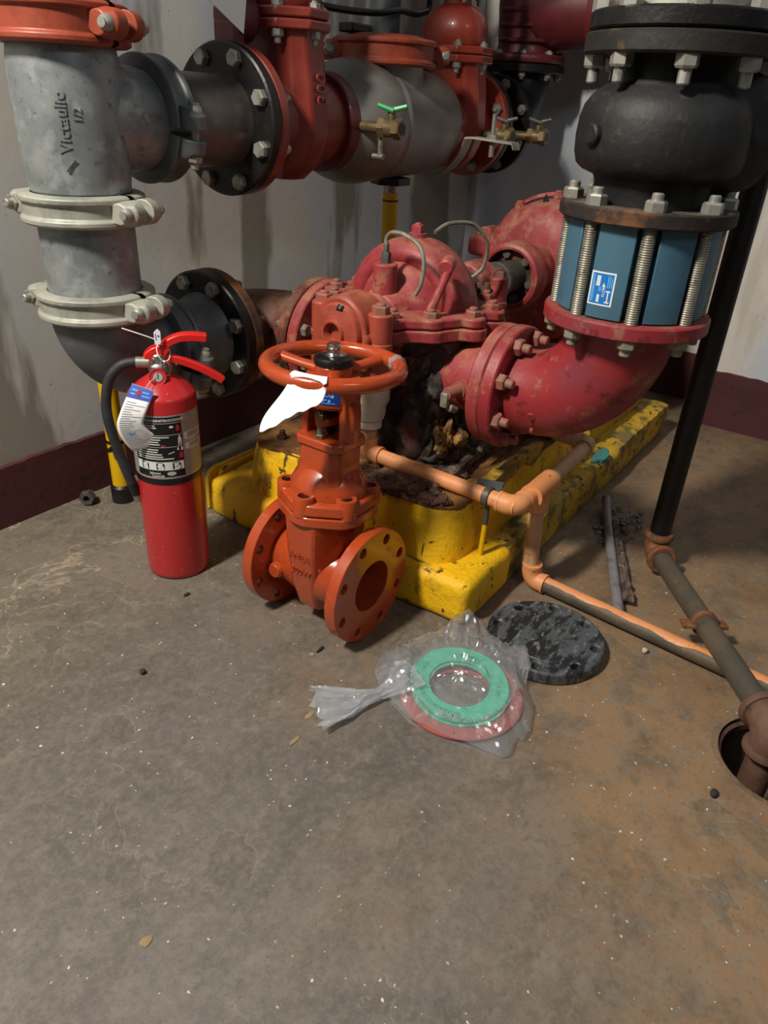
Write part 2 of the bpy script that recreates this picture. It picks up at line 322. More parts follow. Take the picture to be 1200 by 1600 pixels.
def wall_mat(name, base, blue, stain, dirt):
    m = bpy.data.materials.new(name); m.use_nodes = True; N = m.node_tree.nodes; L = m.node_tree.links; b = N['Principled BSDF']; b.inputs['Roughness'].default_value = .7
    tc = N.new('ShaderNodeTexCoord')
    def noise(sc, st, det, loc):
        mp = N.new('ShaderNodeMapping'); mp.inputs['Scale'].default_value = st; mp.inputs['Location'].default_value = loc; L.new(tc.outputs['Object'], mp.inputs[0])
        t = N.new('ShaderNodeTexNoise'); t.inputs['Scale'].default_value = sc; t.inputs['Detail'].default_value = det; t.inputs['Roughness'].default_value = .55; L.new(mp.outputs[0], t.inputs[0]); return t.outputs[0]
    cur = None; rgb = N.new('ShaderNodeRGB'); rgb.outputs[0].default_value = lin(base); cur = rgb.outputs[0]
    for f, lo, hi, c, am in ((noise(2.2,(1,1,.7),3,(3,1,2)),.42,.55,blue,.85),(noise(4.5,(1,1,.22),5,(7,2,.4)),.53,.59,stain,.8),(noise(9,(1,1,.12),5,(1,6,3)),.56,.72,stain,.45),(noise(40,(1,1,1),6,(1,1,1)),.66,.74,dirt,.5),(noise(110,(1,1,1),2,(1,4,1)),.74,.77,'#3a3732',.9)):
        mr = N.new('ShaderNodeMapRange'); mr.inputs[1].default_value = lo; mr.inputs[2].default_value = hi; mr.inputs[4].default_value = am; L.new(f, mr.inputs[0])
        mx = N.new('ShaderNodeMix'); mx.data_type = 'RGBA'; L.new(mr.outputs[0], mx.inputs[0]); L.new(cur, mx.inputs[6]); mx.inputs[7].default_value = lin(c); cur = mx.outputs[2]
    L.new(cur, b.inputs['Base Color'])
    bp = N.new('ShaderNodeBump'); bp.inputs['Strength'].default_value = .12; bp.inputs['Distance'].default_value = .004; L.new(noise(30,(1,1,1),6,(2,2,2)), bp.inputs['Height']); L.new(bp.outputs[0], b.inputs['Normal'])
    return m
M['wall'] = wall_mat('painted_wall', '#d6d4cb', '#c6ced9', '#7f786a', '#948e80')
M['wall_far'] = wall_mat('painted_wall_far', '#cfcbc2', '#b9c2ce', '#b5b1a8', '#a09c92')
M['band'] = mat('maroon_wall_band', '#4a2024', .7, 0, [(6,.5,.7,'#38191c'),(30,.6,.7,'#2a1516'),(80,.74,.77,'#8f7f78')], (40,.3))
def floor_mat():
    m = bpy.data.materials.new('worn_concrete'); m.use_nodes = True; N = m.node_tree.nodes; L = m.node_tree.links; b = N['Principled BSDF']
    g = N.new('ShaderNodeNewGeometry'); pos = g.outputs['Position']
    def noise(sc, det, ro=.6, loc=(0,0,0), dist=0):
        mp = N.new('ShaderNodeMapping'); mp.inputs['Location'].default_value = loc; L.new(pos, mp.inputs[0])
        t = N.new('ShaderNodeTexNoise'); t.inputs['Scale'].default_value = sc; t.inputs['Detail'].default_value = det; t.inputs['Roughness'].default_value = ro; t.inputs['Distortion'].default_value = dist; L.new(mp.outputs[0], t.inputs[0]); return t.outputs[0]
    def mr(f, a, bb, c=0., d=1.):
        n = N.new('ShaderNodeMapRange'); n.inputs[1].default_value = a; n.inputs[2].default_value = bb; n.inputs[3].default_value = c; n.inputs[4].default_value = d; L.new(f, n.inputs[0]); return n.outputs[0]
    def mix(f, cur, col):
        x = N.new('ShaderNodeMix'); x.data_type = 'RGBA'
        if isinstance(f, float): x.inputs[0].default_value = f
        else: L.new(f, x.inputs[0])
        L.new(cur, x.inputs[6])
        if isinstance(col, str): x.inputs[7].default_value = lin(col)
        else: L.new(col, x.inputs[7])
        return x.outputs[2]
    def mul(a, c):
        n = N.new('ShaderNodeMath'); n.operation = 'MULTIPLY'; L.new(a, n.inputs[0])
        if isinstance(c, float): n.inputs[1].default_value = c
        else: L.new(c, n.inputs[1])
        return n.outputs[0]
    rgb = N.new('ShaderNodeRGB'); rgb.outputs[0].default_value = lin('#68625d'); cur = rgb.outputs[0]
    cur = mix(mr(noise(3.2,5), .4, .62), cur, '#5a5550'); cur = mix(mr(noise(5,5,.6,(4,2,0)), .5, .68), cur, '#605856')
    cur = mix(mr(noise(2.1,3,.5,(9,1,0)), .48, .66, 0, .6), cur, '#565247')
    # brown rust-stained ground round the drain and along the plinth
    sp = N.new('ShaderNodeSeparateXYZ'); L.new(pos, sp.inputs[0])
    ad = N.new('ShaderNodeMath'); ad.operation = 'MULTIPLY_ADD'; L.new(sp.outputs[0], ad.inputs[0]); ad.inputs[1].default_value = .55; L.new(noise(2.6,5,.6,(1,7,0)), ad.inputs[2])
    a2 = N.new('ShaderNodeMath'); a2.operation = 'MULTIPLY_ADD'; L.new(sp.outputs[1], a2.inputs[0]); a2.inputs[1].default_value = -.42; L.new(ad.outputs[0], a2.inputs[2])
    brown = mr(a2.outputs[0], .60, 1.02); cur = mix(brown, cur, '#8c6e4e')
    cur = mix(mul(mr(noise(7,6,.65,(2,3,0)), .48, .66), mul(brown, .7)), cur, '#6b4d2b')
    # pale efflorescence veins and ochre dirt along the left wall
    near = mr(sp.outputs[1], .96, 1.22); cur = mix(mul(near, .45), cur, '#80705a')
    vn = noise(3.6,5,.6,(11,4,0),.4); ln_ = mul(mr(vn, .490, .499), mr(vn, .511, .502)); cur = mix(mul(mul(ln_, near), .55), cur, '#b8a98f')
    # thin coating lifted in patches
    pn = noise(4.6,6,.55,(5,5,0),.6); cur = mix(mr(pn, .585, .592, 0, .35), cur, '#4f4941'); 
    edge = mul(mr(pn, .575, .586), mr(pn, .597, .586)); cur = mix(mul(edge, .28), cur, '#928b7c')
    pn2 = noise(9,5,.6,(1,12,0),.4); cur = mix(mr(pn2, .65, .66, 0, .4), cur, '#47413a')
    cur = mix(mr(noise(14,6,.7,(2,8,0)), .47, .62, 0, .55), cur, '#504b45'); cur = mix(mr(noise(24,6,.72,(6,1,0)), .52, .66, 0, .5), cur, '#7e786d'); cur = mix(mr(noise(70,5,.75), .44, .66, 0, .55), cur, '#7a7469'); cur = mix(mr(noise(150,3,.7,(3,3,0)), .56, .7, 0, .5), cur, '#474239')
    # pale specks of chipped aggregate
    v = N.new('ShaderNodeTexVoronoi'); v.inputs['Scale'].default_value = 75
    jn = N.new('ShaderNodeTexNoise'); jn.inputs['Scale'].default_value = 170; jn.inputs['Detail'].default_value = 2; L.new(pos, jn.inputs[0]); jv = N.new('ShaderNodeVectorMath'); jv.operation = 'MULTIPLY_ADD'; L.new(jn.outputs['Color'], jv.inputs[0]); jv.inputs[1].default_value = (.007,.007,0); L.new(pos, jv.inputs[2]); L.new(jv.outputs[0], v.inputs[0])
    dn = N.new('ShaderNodeTexNoise'); dn.inputs['Scale'].default_value = 6; L.new(pos, dn.inputs[0])
    sz = mr(v.outputs['Color'], .36, .95, .0, .17); lt = N.new('ShaderNodeMath'); lt.operation = 'LESS_THAN'; L.new(v.outputs['Distance'], lt.inputs[0]); L.new(sz, lt.inputs[1])
    cur = mix(mul(lt.outputs[0], mr(dn.outputs[0], .36, .6, .2, .95)), cur, '#d2ccbe')
    v3 = N.new('ShaderNodeTexVoronoi'); v3.inputs['Scale'].default_value = 17; L.new(jv.outputs[0], v3.inputs[0]); s3 = mr(v3.outputs['Color'], .7, 1., 0., .13)
    l3 = N.new('ShaderNodeMath'); l3.operation = 'LESS_THAN'; L.new(v3.outputs['Distance'], l3.inputs[0]); L.new(s3, l3.inputs[1]); cur = mix(mul(l3.outputs[0], .6), cur, '#a39a86')
    L.new(cur, b.inputs['Base Color']); L.new(mr(noise(8,4), .3, .7, .5, .75), b.inputs['Roughness'])
    bp = N.new('ShaderNodeBump'); bp.inputs['Strength'].default_value = .35; bp.inputs['Distance'].default_value = .003
    s = N.new('ShaderNodeMath'); s.operation = 'MULTIPLY_ADD'; L.new(mr(pn, .585, .592), s.inputs[0]); s.inputs[1].default_value = -.5; L.new(noise(60,6,.7), s.inputs[2]); L.new(s.outputs[0], bp.inputs['Height']); L.new(bp.outputs[0], b.inputs['Normal'])
    return m
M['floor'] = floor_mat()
M['pit'] = mat('drain_pit', '#4a3a2c', .8, 0, [(18,.5,.65,'#2a211a'),(50,.6,.7,'#6d5a46')], (50,.5))
# ---------------------------------------------------------------- setting
def struct(name, mb, m, bev=0, parent=None, sm=35):
    o = ob(name, mb, m, parent, bev, sm)
    if parent is None: o['kind'] = 'structure'
    return o
WY, WX, RX, JY = 1.555, 2.78, 2.57, .50        # left wall plane, far wall plane, near part of right wall, its step
HC, HR = (1.10, -.08), .101
def build_floor():
    m = MB(); n = 64; lo = (-2.6, -2.6); hi = (WX+.1, WY+.1); vs = []; fs = []
    angs = sorted([2*PI*i/n for i in range(n)]+[math.atan2(y-HC[1], x-HC[0]) % (2*PI) for x in (lo[0], hi[0]) for y in (lo[1], hi[1])])
    for a in angs:
        dx, dy = math.cos(a), math.sin(a); t = 9e9
        if dx > 1e-9: t = min(t, (hi[0]-HC[0])/dx)
        if dx < -1e-9: t = min(t, (lo[0]-HC[0])/dx)
        if dy > 1e-9: t = min(t, (hi[1]-HC[1])/dy)
        if dy < -1e-9: t = min(t, (lo[1]-HC[1])/dy)
        vs += [(HC[0]+HR*dx, HC[1]+HR*dy, -.002), (HC[0]+(HR+.012)*dx, HC[1]+(HR+.012)*dy, 0), (HC[0]+t*dx, HC[1]+t*dy, 0)]
    k = len(angs)
    for i in range(k):
        j = (i+1) % k; fs += [(3*i, 3*i+1, 3*j+1, 3*j), (3*i+1, 3*i+2, 3*j+2, 3*j+1)]
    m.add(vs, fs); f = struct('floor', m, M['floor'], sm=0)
    p = MB(); p.rev([(HR,-.001),(HR,-.16),(HR*.5,-.175),(0,-.18)], (HC[0],HC[1],0), n=48); ob('drain_pit', p, M['pit'], f)
    r = MB(); r.rev([(HR*.93,-.012),(HR*.985,-.008),(HR*.985,-.02),(HR*.93,-.024),(HR*.93,-.012)], (HC[0],HC[1],0), n=48); ob('drain_rim', r, M['mud_fit'], f)
build_floor()
def wall(name, p0, p1, h, m, d=(0,1)):
    b = MB(); x0, y0 = p0; x1, y1 = p1
    b.box((min(x0,x1,x0+d[0]*.1,x1+d[0]*.1), min(y0,y1,y0+d[1]*.1,y1+d[1]*.1), 0), (max(x0,x1,x0+d[0]*.1,x1+d[0]*.1), max(y0,y1,y0+d[1]*.1,y1+d[1]*.1), h)); return struct(name, b, m, sm=0)
wall('wall_left', (-2.6,WY), (WX+.1,WY), 2.7, M['wall'], (0,1))
wall('wall_back', (WX,JY), (WX,WY), 2.7, M['wall_far'], (1,0))
wall('wall_right', (RX,-2.6), (RX,JY), 2.7, M['wall_far'], (.31,0))
def band(name, p0, p1, nrm, h, seed):
    """painted kerb band with a wavering, chipped upper edge"""
    p0 = Vector((*p0,0)); p1 = Vector((*p1,0)); nv = Vector((*nrm,0)); L = (p1-p0).length; n = int(L/.012); b = MB(); vs = []
    for i in range(n+1):
        p = p0.lerp(p1, i/n); hh = h+.006*mnoise.noise(Vector((i*.05+seed, 0, seed)))+.004*mnoise.noise(Vector((i*.4, seed, 1)))
        vs += [p, p+nv*.012, p+nv*.010+Vector((0,0,hh)), p+Vector((0,0,hh+.002))]
    fs = []
    for i in range(n):
        for k in range(3): fs.append((4*i+k, 4*i+4+k, 4*i+5+k, 4*i+1+k))
    fs += [(0,1,2,3), tuple(4*n+k for k in (3,2,1,0))]; b.add(vs, fs); return struct(name, b, M['band'])
band('baseboard_left', (-2.6,WY), (WX,WY), (0,-1), .146, 1)
band('baseboard_back', (WX,WY), (WX,JY), (-1,0), .17, 2)
band('baseboard_step', (WX,JY), (RX,JY), (0,1), .182, 3)
band('baseboard_right', (RX,JY), (RX,-2.6), (-1,0), .183, 4)
# ---------------------------------------------------------------- yellow plinth and base casting
def rpoly(x0, x1, y0, y1, r, n=5):
    out = []
    for cx, cy, a in ((x1-r,y1-r,0),(x0+r,y1-r,PI/2),(x0+r,y0+r,PI),(x1-r,y0+r,1.5*PI)):
        out += [(cx+r*math.cos(a+PI/2*i/n), cy+r*math.sin(a+PI/2*i/n)) for i in range(n+1)]
    return out
def rough(mb, amp, sc, seed=0, keep=lambda v: True):
    for v in mb.v:
        if keep(v): d = mnoise.noise_vector(v*sc+Vector((seed,seed*2,seed*3))); v += d*amp
    return mb
def dense(mb, cuts):
    bm = bmesh.new(); me = bpy.data.meshes.new('d'); me.from_pydata(mb.v, [], mb.f); bm.from_mesh(me)
    bmesh.ops.remove_doubles(bm, verts=bm.verts, dist=1e-6)
    big = [e for e in bm.edges]; bmesh.ops.subdivide_edges(bm, edges=big, cuts=cuts, use_grid_fill=True)
    bmesh.ops.triangulate(bm, faces=[f for f in bm.faces if len(f.verts) > 4])
    bm.verts.index_update(); o = MB(); o.v = [v.co.copy() for v in bm.verts]; o.f = [tuple(v.index for v in f.verts) for f in bm.faces]; bm.free(); bpy.data.meshes.remove(me); return o
def gridbox(lo, hi, step):
    """box surface made of a fine grid, so its faces can be made uneven"""
    lo = Vector(lo); hi = Vector(hi); m = MB(); nn = [max(1, int(round((hi[i]-lo[i])/step))) for i in range(3)]
    for ax in range(3):
        a, b = (ax+1) % 3, (ax+2) % 3
        for side in (lo, hi):
            vs = []; fs = []
            for i in range(nn[a]+1):
                for j in range(nn[b]+1):
                    p = [0,0,0]; p[ax] = side[ax]; p[a] = lo[a]+(hi[a]-lo[a])*i/nn[a]; p[b] = lo[b]+(hi[b]-lo[b])*j/nn[b]; vs.append(p)
            for i in range(nn[a]):
                for j in range(nn[b]): k = i*(nn[b]+1)+j; fs.append((k, k+1, k+nn[b]+2, k+nn[b]+1))
            m.add(vs, fs)
    bm = bmesh.new(); me = bpy.data.meshes.new('g'); me.from_pydata(m.v, [], m.f); bm.from_mesh(me); bmesh.ops.remove_doubles(bm, verts=bm.verts, dist=1e-5); bm.verts.index_update()
    o = MB(); o.v = [v.co.copy() for v in bm.verts]; o.f = [tuple(v.index for v in f.verts) for f in bm.faces]; bm.free(); bpy.data.meshes.remove(me); return o
def roundbox(lo, hi, step, r):
    g = gridbox(lo, hi, step); lo = Vector(lo); hi = Vector(hi)
    for v in g.v:
        c = Vector([min(max(v[i], lo[i]+r), hi[i]-r) for i in range(3)]); d = v-c
        n = sum(1 for i in range(3) if abs(d[i]) > r*.999)
        if d.length > r and n >= 1: v[:] = (c+d.normalized()*r)[:]
    return g
PX0, PX1, PY0, PY1, PZ = 1.065, 2.40, .515, 1.235, .10
pad = thing('concrete_plinth', ((PX0+PX1)/2, (PY0+PY1)/2, 0), 'low yellow painted concrete plinth under the red pump and its motor', 'plinth')
g = roundbox((PX0,PY0,0), (PX1,PY1,PZ), .022, .016); rough(g, .006, 9, 3, lambda v: v.z > .005); rough(g, .003, 40, 5, lambda v: v.z > .005)
ob('plinth_block', g, M['yellow_old'], pad, sm=50)
g = roundbox((PX0-.006,PY0-.004,0), (PX0+.20,PY1-.002,PZ+.003), .018, .018); rough(g, .004, 11, 3, lambda v: v.z > .005)
ob('front_face', g, M['yellow'], pad, sm=50, label='bright yellow freshly painted front end')
# chips of teal paint on the worn edge
c = MB(); c.prism([(1.83+.05*math.cos(a)*(1+.3*math.sin(3*a)), .535+.018*math.sin(a)) for a in [2*PI*i/14 for i in range(14)]], PZ-.004, PZ+.008); rough(c, .004, 30)
ob('paint_chip', c, M['teal'], pad, label='teal paint patch on the worn edge')
# angle plates on the far-left edge of plinth
pl = thing('base_bracket', (1.12, 1.25, 0), 'yellow rounded steel bracket plate at the far front end of the plinth', 'bracket')
for i, (y, x0) in enumerate(((1.252, 1.075), (1.236, 1.10))):
    b = MB(); prof = [(x0,.0),(x0+.22,.0),(x0+.22,.108),(x0+.03,.108)]+[(x0+.03+.03*math.cos(a), .078+.03*math.sin(a)) for a in (PI*.6,PI*.75,PI*.9,PI)]
    b.loft([[(x, y, z) for x, z in prof], [(x, y+.012, z) for x, z in prof]]); ob('plate', b, M['yellow'], pl, bev=.003)
# base casting
BZ = .222
base = thing('pump_base', (1.45, .86, PZ), 'yellow base casting with rusted brown top carrying the red pump', 'pump base')
out = []
def lobe(cx, cy, r, a0, a1, n=8): return [(cx+r*math.cos(a0+(a1-a0)*i/n), cy+r*math.sin(a0+(a1-a0)*i/n)) for i in range(n+1)]
out += lobe(1.16, .645, .065, 1.5*PI, PI)                       # near right front corner
out += [(1.097, .735), (1.112, .755), (1.115, .95), (1.10, .975)]
out += lobe(1.155, 1.075, .065, PI, PI*.5)
out += [(1.74, 1.14), (1.74, .58)]
b = MB(); rows = []
for z, t in ((PZ-.004, 1.03), (PZ+.02, 1.02), (PZ+.07, 1.005), (BZ-.006, .985), (BZ, .975)):
    rows.append([(1.44+(x-1.44)*t, .86+(y-.86)*t, z) for x, y in out])
b.loft(rows, caps=False); n = len(out); b = rough(b, .003, 18, 2); ob('casting_side', b, M['yellow'], base, sm=40)
t = gridbox((1.09,.57,BZ-.026), (1.735,1.145,BZ), .0125)
def inside(p):
    x, y = p.x, p.y; c = False; j = n-1; q = [(1.44+(a-1.44)*.985, .86+(bb-.86)*.985) for a, bb in out]
    for i in range(n):
        if (q[i][1] > y) != (q[j][1] > y) and x < (q[j][0]-q[i][0])*(y-q[i][1])/(q[j][1]-q[i][1])+q[i][0]: c = not c
        j = i
    return c
for v in t.v:
    if not inside(v):
        q = Vector((1.44,.86,v.z)); lo_, hi_ = 0., 1.
        for _ in range(14):
            md = (lo_+hi_)/2
            if inside(q.lerp(v, md)): lo_ = md
            else: hi_ = md
        w = q.lerp(v, lo_); v.x, v.y = w.x, w.y
    if v.z < BZ-.003: v.z += .030*mnoise.fractal(Vector((v.x*22,v.y*22,3)),1,2,4)+(.006 if v.z < BZ-.02 else 0); v.z = min(v.z, BZ-.002)
    else:
        v.z += .006*mnoise.fractal(v*30, 1, 2, 4)+.004*mnoise.noise(v*9)
        if 1.22 < v.x < 1.68 and .64 < v.y < .72: v.z -= .012
ob('casting_top', t, M['rust_top'], base, sm=60, label='rusted brown top surface')
for (x, y) in ((1.15,1.07),(1.155,.655),(1.68,1.06)): bolt(base, (x, y, BZ-.004), (0,0,1), .013, M['bolt_rust'], .014, .012, 'anchor_bolt')
# raised rim on near edge of base
r = gridbox((1.22,.583,BZ-.05), (1.52,.607,BZ+.012), .012); rough(r, .005, 22, 4); ob('rim', r, M['yellow_old'], base, sm=50)
mb2 = thing('motor_base', (2.05, .86, PZ), 'worn yellow base block under the large red motor, behind the discharge elbow', 'motor base')
g = roundbox((1.86,.588,PZ-.002), (2.31,1.13,.205), .02, .012); rough(g, .006, 12, 8, lambda v: v.z > PZ+.01); ob('block', g, M['yellow_old'], mb2, sm=50)
for y in (.72, 1.0):
    b = MB(); b.box((1.97,y-.05,.20), (2.25,y+.05,.36)); ob('motor_pedestal', b, M['motor_red'], mb2, bev=.01)
def rock(c, d, seed, sub=3, amp=.35, sc=2.2):
    bm = bmesh.new(); bmesh.ops.create_icosphere(bm, subdivisions=sub, radius=1.); c = Vector(c); m = MB()
    for v in bm.verts:
        p = v.co*(1+amp*mnoise.fractal(v.co*sc+Vector((seed,0,seed)), .8, 2, 4)); m.v.append(Vector((c.x+p.x*d[0], c.y+p.y*d[1], c.z+p.z*d[2])))
    m.f = [tuple(v.index for v in f.verts) for f in bm.faces]; bm.free(); return m
def flakes(cx, cy, rx, ry, z, n, s, seed, rot=0):
    rnd = random.Random(seed); m = MB()
    for _ in range(n):
        a = rnd.random()*2*PI; r = math.sqrt(rnd.random()); x0 = rx*r*math.cos(a); y0 = ry*r*math.sin(a)
        x = cx+x0*math.cos(rot)-y0*math.sin(rot); y = cy+x0*math.sin(rot)+y0*math.cos(rot)
        k = rnd.randint(4, 6); q = s*(.4+rnd.random()); ph = rnd.random()*6; tl = Vector((rnd.uniform(-.35,.35), rnd.uniform(-.35,.35), 1)).normalized().to_track_quat('Z','Y').to_matrix()
        zz = z+rnd.random()*.012; pts = [tl@Vector((q*(.7+.5*rnd.random())*math.cos(ph+2*PI*i/k)*1.3, q*(.7+.5*rnd.random())*math.sin(ph+2*PI*i/k), 0)) for i in range(k)]
        m.add([p+Vector((x,y,zz)) for p in pts]+[p*.9+Vector((x,y,zz+.0035)) for p in pts], [tuple(range(k))[::-1], tuple(range(k,2*k))]+[(i,(i+1) % k,k+(i+1) % k,k+i) for i in range(k)])
    return m
ob('rust_flakes', flakes(1.13,.74,.035,.13,BZ-.002,170,.012,1), M['rust'], base, sm=0, kind='stuff')
ob('rust_flakes', flakes(1.25,.74,.09,.09,BZ-.002,150,.013,2), M['rust'], base, sm=0, kind='stuff')
slab = gridbox((1.20,.665,BZ), (1.50,.725,BZ+.020), .008)
for v in slab.v: v += Vector((0,0,.008*mnoise.fractal(v*45,1,2,5)))+mnoise.noise_vector(v*25)*.008
slab.xf(Matrix.Translation((1.35,.695,0))@Matrix.Rotation(.12,4,'Z')@Matrix.Translation((-1.35,-.695,0)))
tag(ob('rust_slab', slab, M['bark'], sm=25), 'grey-brown flaking slab of rust lying on the yellow base beside the orange pipe', 'rust slab')
l = rock((1.285,.722,.272), (.045,.040,.058), 3, 4, .45, 2.2); tag(ob('corrosion_lump', l, M['rust_tan'], sm=25), 'lumpy tan and black corrosion deposit below the pump casing', 'corrosion lump')
# ---------------------------------------------------------------- split-case fire pump
XP, YP, ZS, ZN = 1.30, .85, .535, .43
pump = thing('fire_pump', (XP, YP, BZ), 'red horizontal split-case fire pump with domed upper casing on yellow base', 'pump')
m = MB(); P0 = (XP, YP, ZS)
prof = [(.0,-.135),(.052,-.135),(.060,-.128),(.066,-.10),(.082,-.082),(.100,-.068),(.108,-.056),(.112,-.050),(.118,-.055),(.132,-.056),(.148,-.048),(.158,-.032),(.162,-.012),(.162,.012),(.158,.032),(.148,.048),(.132,.056),(.112,.055),(.10,.068),(.082,.082),(.066,.10),(.06,.128),(.052,.135),(0,.135)]
prof = [(r*.885, h) for r, h in prof]; m.rev(prof, (XP+.026, YP, ZS), (1,0,0), 40, 0, PI, ref=(0,1,0))
ob('upper_casing', m, M['pump_red'], pump, sm=50)
# split flange, two plates with lobes round the bolts
bolts = [(-.16,.062),(-.16,-.062),(-.105,-.115),(-.035,-.168),(.045,-.168),(.115,-.115),(.165,-.062),(.165,.062),(.105,.125),(-.105,.125),(.04,.172),(-.04,.172)]
def lobed(grow):
    pts = []; N = 120
    for i in range(N):
        a = 2*PI*i/N; d = Vector((math.cos(a), math.sin(a))); best = .10
        for bx, by in bolts:
            B = Vector((bx, by)); pr = B.dot(d); pe = abs(B.x*d.y-B.y*d.x); R = .027+grow
            if pr > 0 and pe < R: best = max(best, pr+math.sqrt(R*R-pe*pe))
        # hull-like fill between lobes
        best = max(best, .176+grow+.006*math.cos(2*a))
        pts.append((XP+.02+d.x*best, YP+d.y*best))
    return pts
b = MB(); b.prism(lobed(0), ZS+.001, ZS+.020); ob('upper_flange', b, M['pump_red'], pump, bev=.004)
b = MB(); b.prism(lobed(.004), ZS-.024, ZS-.001); ob('lower_flange', b, M['pump_red'], pump, bev=.003)
for bx, by in bolts: bolt(pump, (XP+.02+bx, YP+by, ZS+.019), (0,0,1), .0155, M['bolt_red'], .013, .006, 'casing_bolt', rot=bx*9)
# lower casing
m = MB(); lp = [(.0,-.12),(.07,-.12),(.085,-.10),(.12,-.075),(.150,-.062),(.160,-.03),(.160,.03),(.15,.062),(.12,.075),(.085,.10),(.07,.12),(0,.12)]
m.rev(lp, (XP,YP,ZS-.01), (1,0,0), 36, PI, 2*PI, ref=(0,1,0)); rough(m, .008, 16, 1, lambda v: v.z < ZS-.04); ob('lower_casing', m, M['crust'], pump, sm=50, label='blackened rusted lower casing')
b = roundbox((XP-.06,YP-.12,BZ-.005), (XP+.11,YP+.12,.42), .014, .01)
for v in b.v:
    if v.z > BZ+.01: v += mnoise.noise_vector(v*20)*.014+mnoise.noise_vector(v*55)*.006
ob('foot_pedestal', b, M['crust'], pump, sm=40, label='crusted black foot of the pump')
for i, (c, d) in enumerate((((1.265,.775,.30),(.045,.055,.075)),((1.262,.86,.38),(.04,.06,.085)),((1.37,.745,.30),(.055,.04,.07)),((1.28,.73,.245),(.05,.05,.03)),((1.225,.765,.455),(.02,.03,.035)),((1.27,.74,.40),(.05,.035,.07)))):
    ob('crust_lump', rock(c, d, 11+i, 4, .28, 2.0), M['crust'], pump, sm=70)
ob('rust_scale', flakes(1.195,.79,.022,.03,.46,60,.007,7), M['rust_tan'], pump, sm=0, kind='stuff')
# nozzles
def nozzle(sgn, yf, r, R, nm):
    m = MB(); m.tube([(XP,YP+sgn*.04,ZN+.01),(XP,YP+sgn*.12,ZN),(XP,YP+sgn*.17,ZN),(XP,yf,ZN)], [r*.6,r*.78,r*.9,r], 28); ob(nm+'_nozzle', m, M['pump_red'], pump)
    m = MB(); m.rev([(0,0),(R-.003,0),(R,.003),(R,.024),(R-.003,.027),(0,.027)], (XP,yf-sgn*.027,ZN), (0,sgn,0), 48); ob(nm+'_flange', m, M['pump_red'], pump)
nozzle(-1, .598, .078, .120, 'discharge'); nozzle(1, 1.075, .088, .130, 'suction')
ringbolts(pump, (XP,1.048,ZN), (0,-1,0), .105, 8, .014, M['bolt_dull'], 0, PI/8, .012)
# outboard bearing housing at the near end
def bearing(x0, x1, sg, mtl):
    m = MB(); xm = (x0+x1)/2
    prof = []
    for a in [PI*i/14 for i in range(15)]: prof.append((YP+.060*math.cos(a), ZS+.004+.060*math.sin(a)))
    prof = [(YP+.066,ZS-.07),(YP+.066,ZS-.004),(YP+.060,ZS+.002)]+prof[1:-1]+[(YP-.060,ZS+.002),(YP-.066,ZS-.004),(YP-.066,ZS-.07)]
    m.loft([[(x0,y,z) for y, z in prof],[(x1,y,z) for y, z in prof]]); ob('bearing_housing', m, mtl, pump, bev=.006)
    for s in (-1, 1):
        m = MB(); m.rev([(0,-.10),(.024,-.10),(.024,-.03),(.026,-.028),(.026,-.018),(.024,-.016),(.024,.035),(.021,.038),(0,.038)], (xm, YP+s*.068, ZS), n=24)
        ob('bolt_boss', m, mtl, pump)
    for s in (-1, 1): bolt(pump, (xm, YP+s*.068, ZS+.037), (0,0,1), .017, M['bolt_red'], .016, .004, 'cap_bolt', rot=s)
    return xm
bearing(1.075, 1.15, -1, M['pump_orange'])
m = MB(); m.rev([(0,.010),(.016,.010),(.018,.0),(.020,-.006),(.023,-.006),(.026,.0),(.050,.006),(.053,.010),(.054,.022),(0,.022)], (1.058,YP,ZS-.002), (1,0,0), 40); ob('bearing_cover', m, M['pump_orange'], pump)
m = MB(); m.cyl((1.069,YP-.01,ZS+.045),(1.062,YP-.01,ZS+.040),.009,.007,12); ob('grease_stain', m, M['black_iron'], pump)
m = MB(); m.loft([[(x, YP+y*w, z) for y, z in ((-.06,ZS-.04),(.06,ZS-.04),(.05,zb),(-.05,zb))] for x, w, zb in ((1.09,1,ZS-.085),(1.16,1.05,ZS-.10),(1.25,1.3,ZS-.15))]); ob('bearing_bracket', m, M['pump_orange'], pump, bev=.008)
m = MB(); m.cyl((1.14,YP,ZS),(1.19,YP,ZS),.045,.05,28); ob('packing_box', m, M['pump_red'], pump)
m = MB(); m.cyl((1.17,YP-.05,ZS-.01),(1.17,YP-.085,ZS-.01),.010,.010,12); m.cyl((1.17,YP-.07,ZS-.035),(1.17,YP-.07,ZS+.01),.012,.012,6); ob('gland_stud', m, M['bolt_red'], pump)
bearing(1.54, 1.62, 1, M['pump_red'])
m = MB(); m.cyl((1.42,YP,ZS),(1.54,YP,ZS),.05,.05,28); m.cyl((1.62,YP,ZS),(1.72,YP,ZS),.024,.024,20); ob('shaft', m, M['bolt_dark'], pump)
m = MB(); m.box((1.55,YP-.05,BZ-.004),(1.61,YP+.05,ZS-.05)); ob('bearing_pedestal', m, M['crust'], pump, bev=.01)
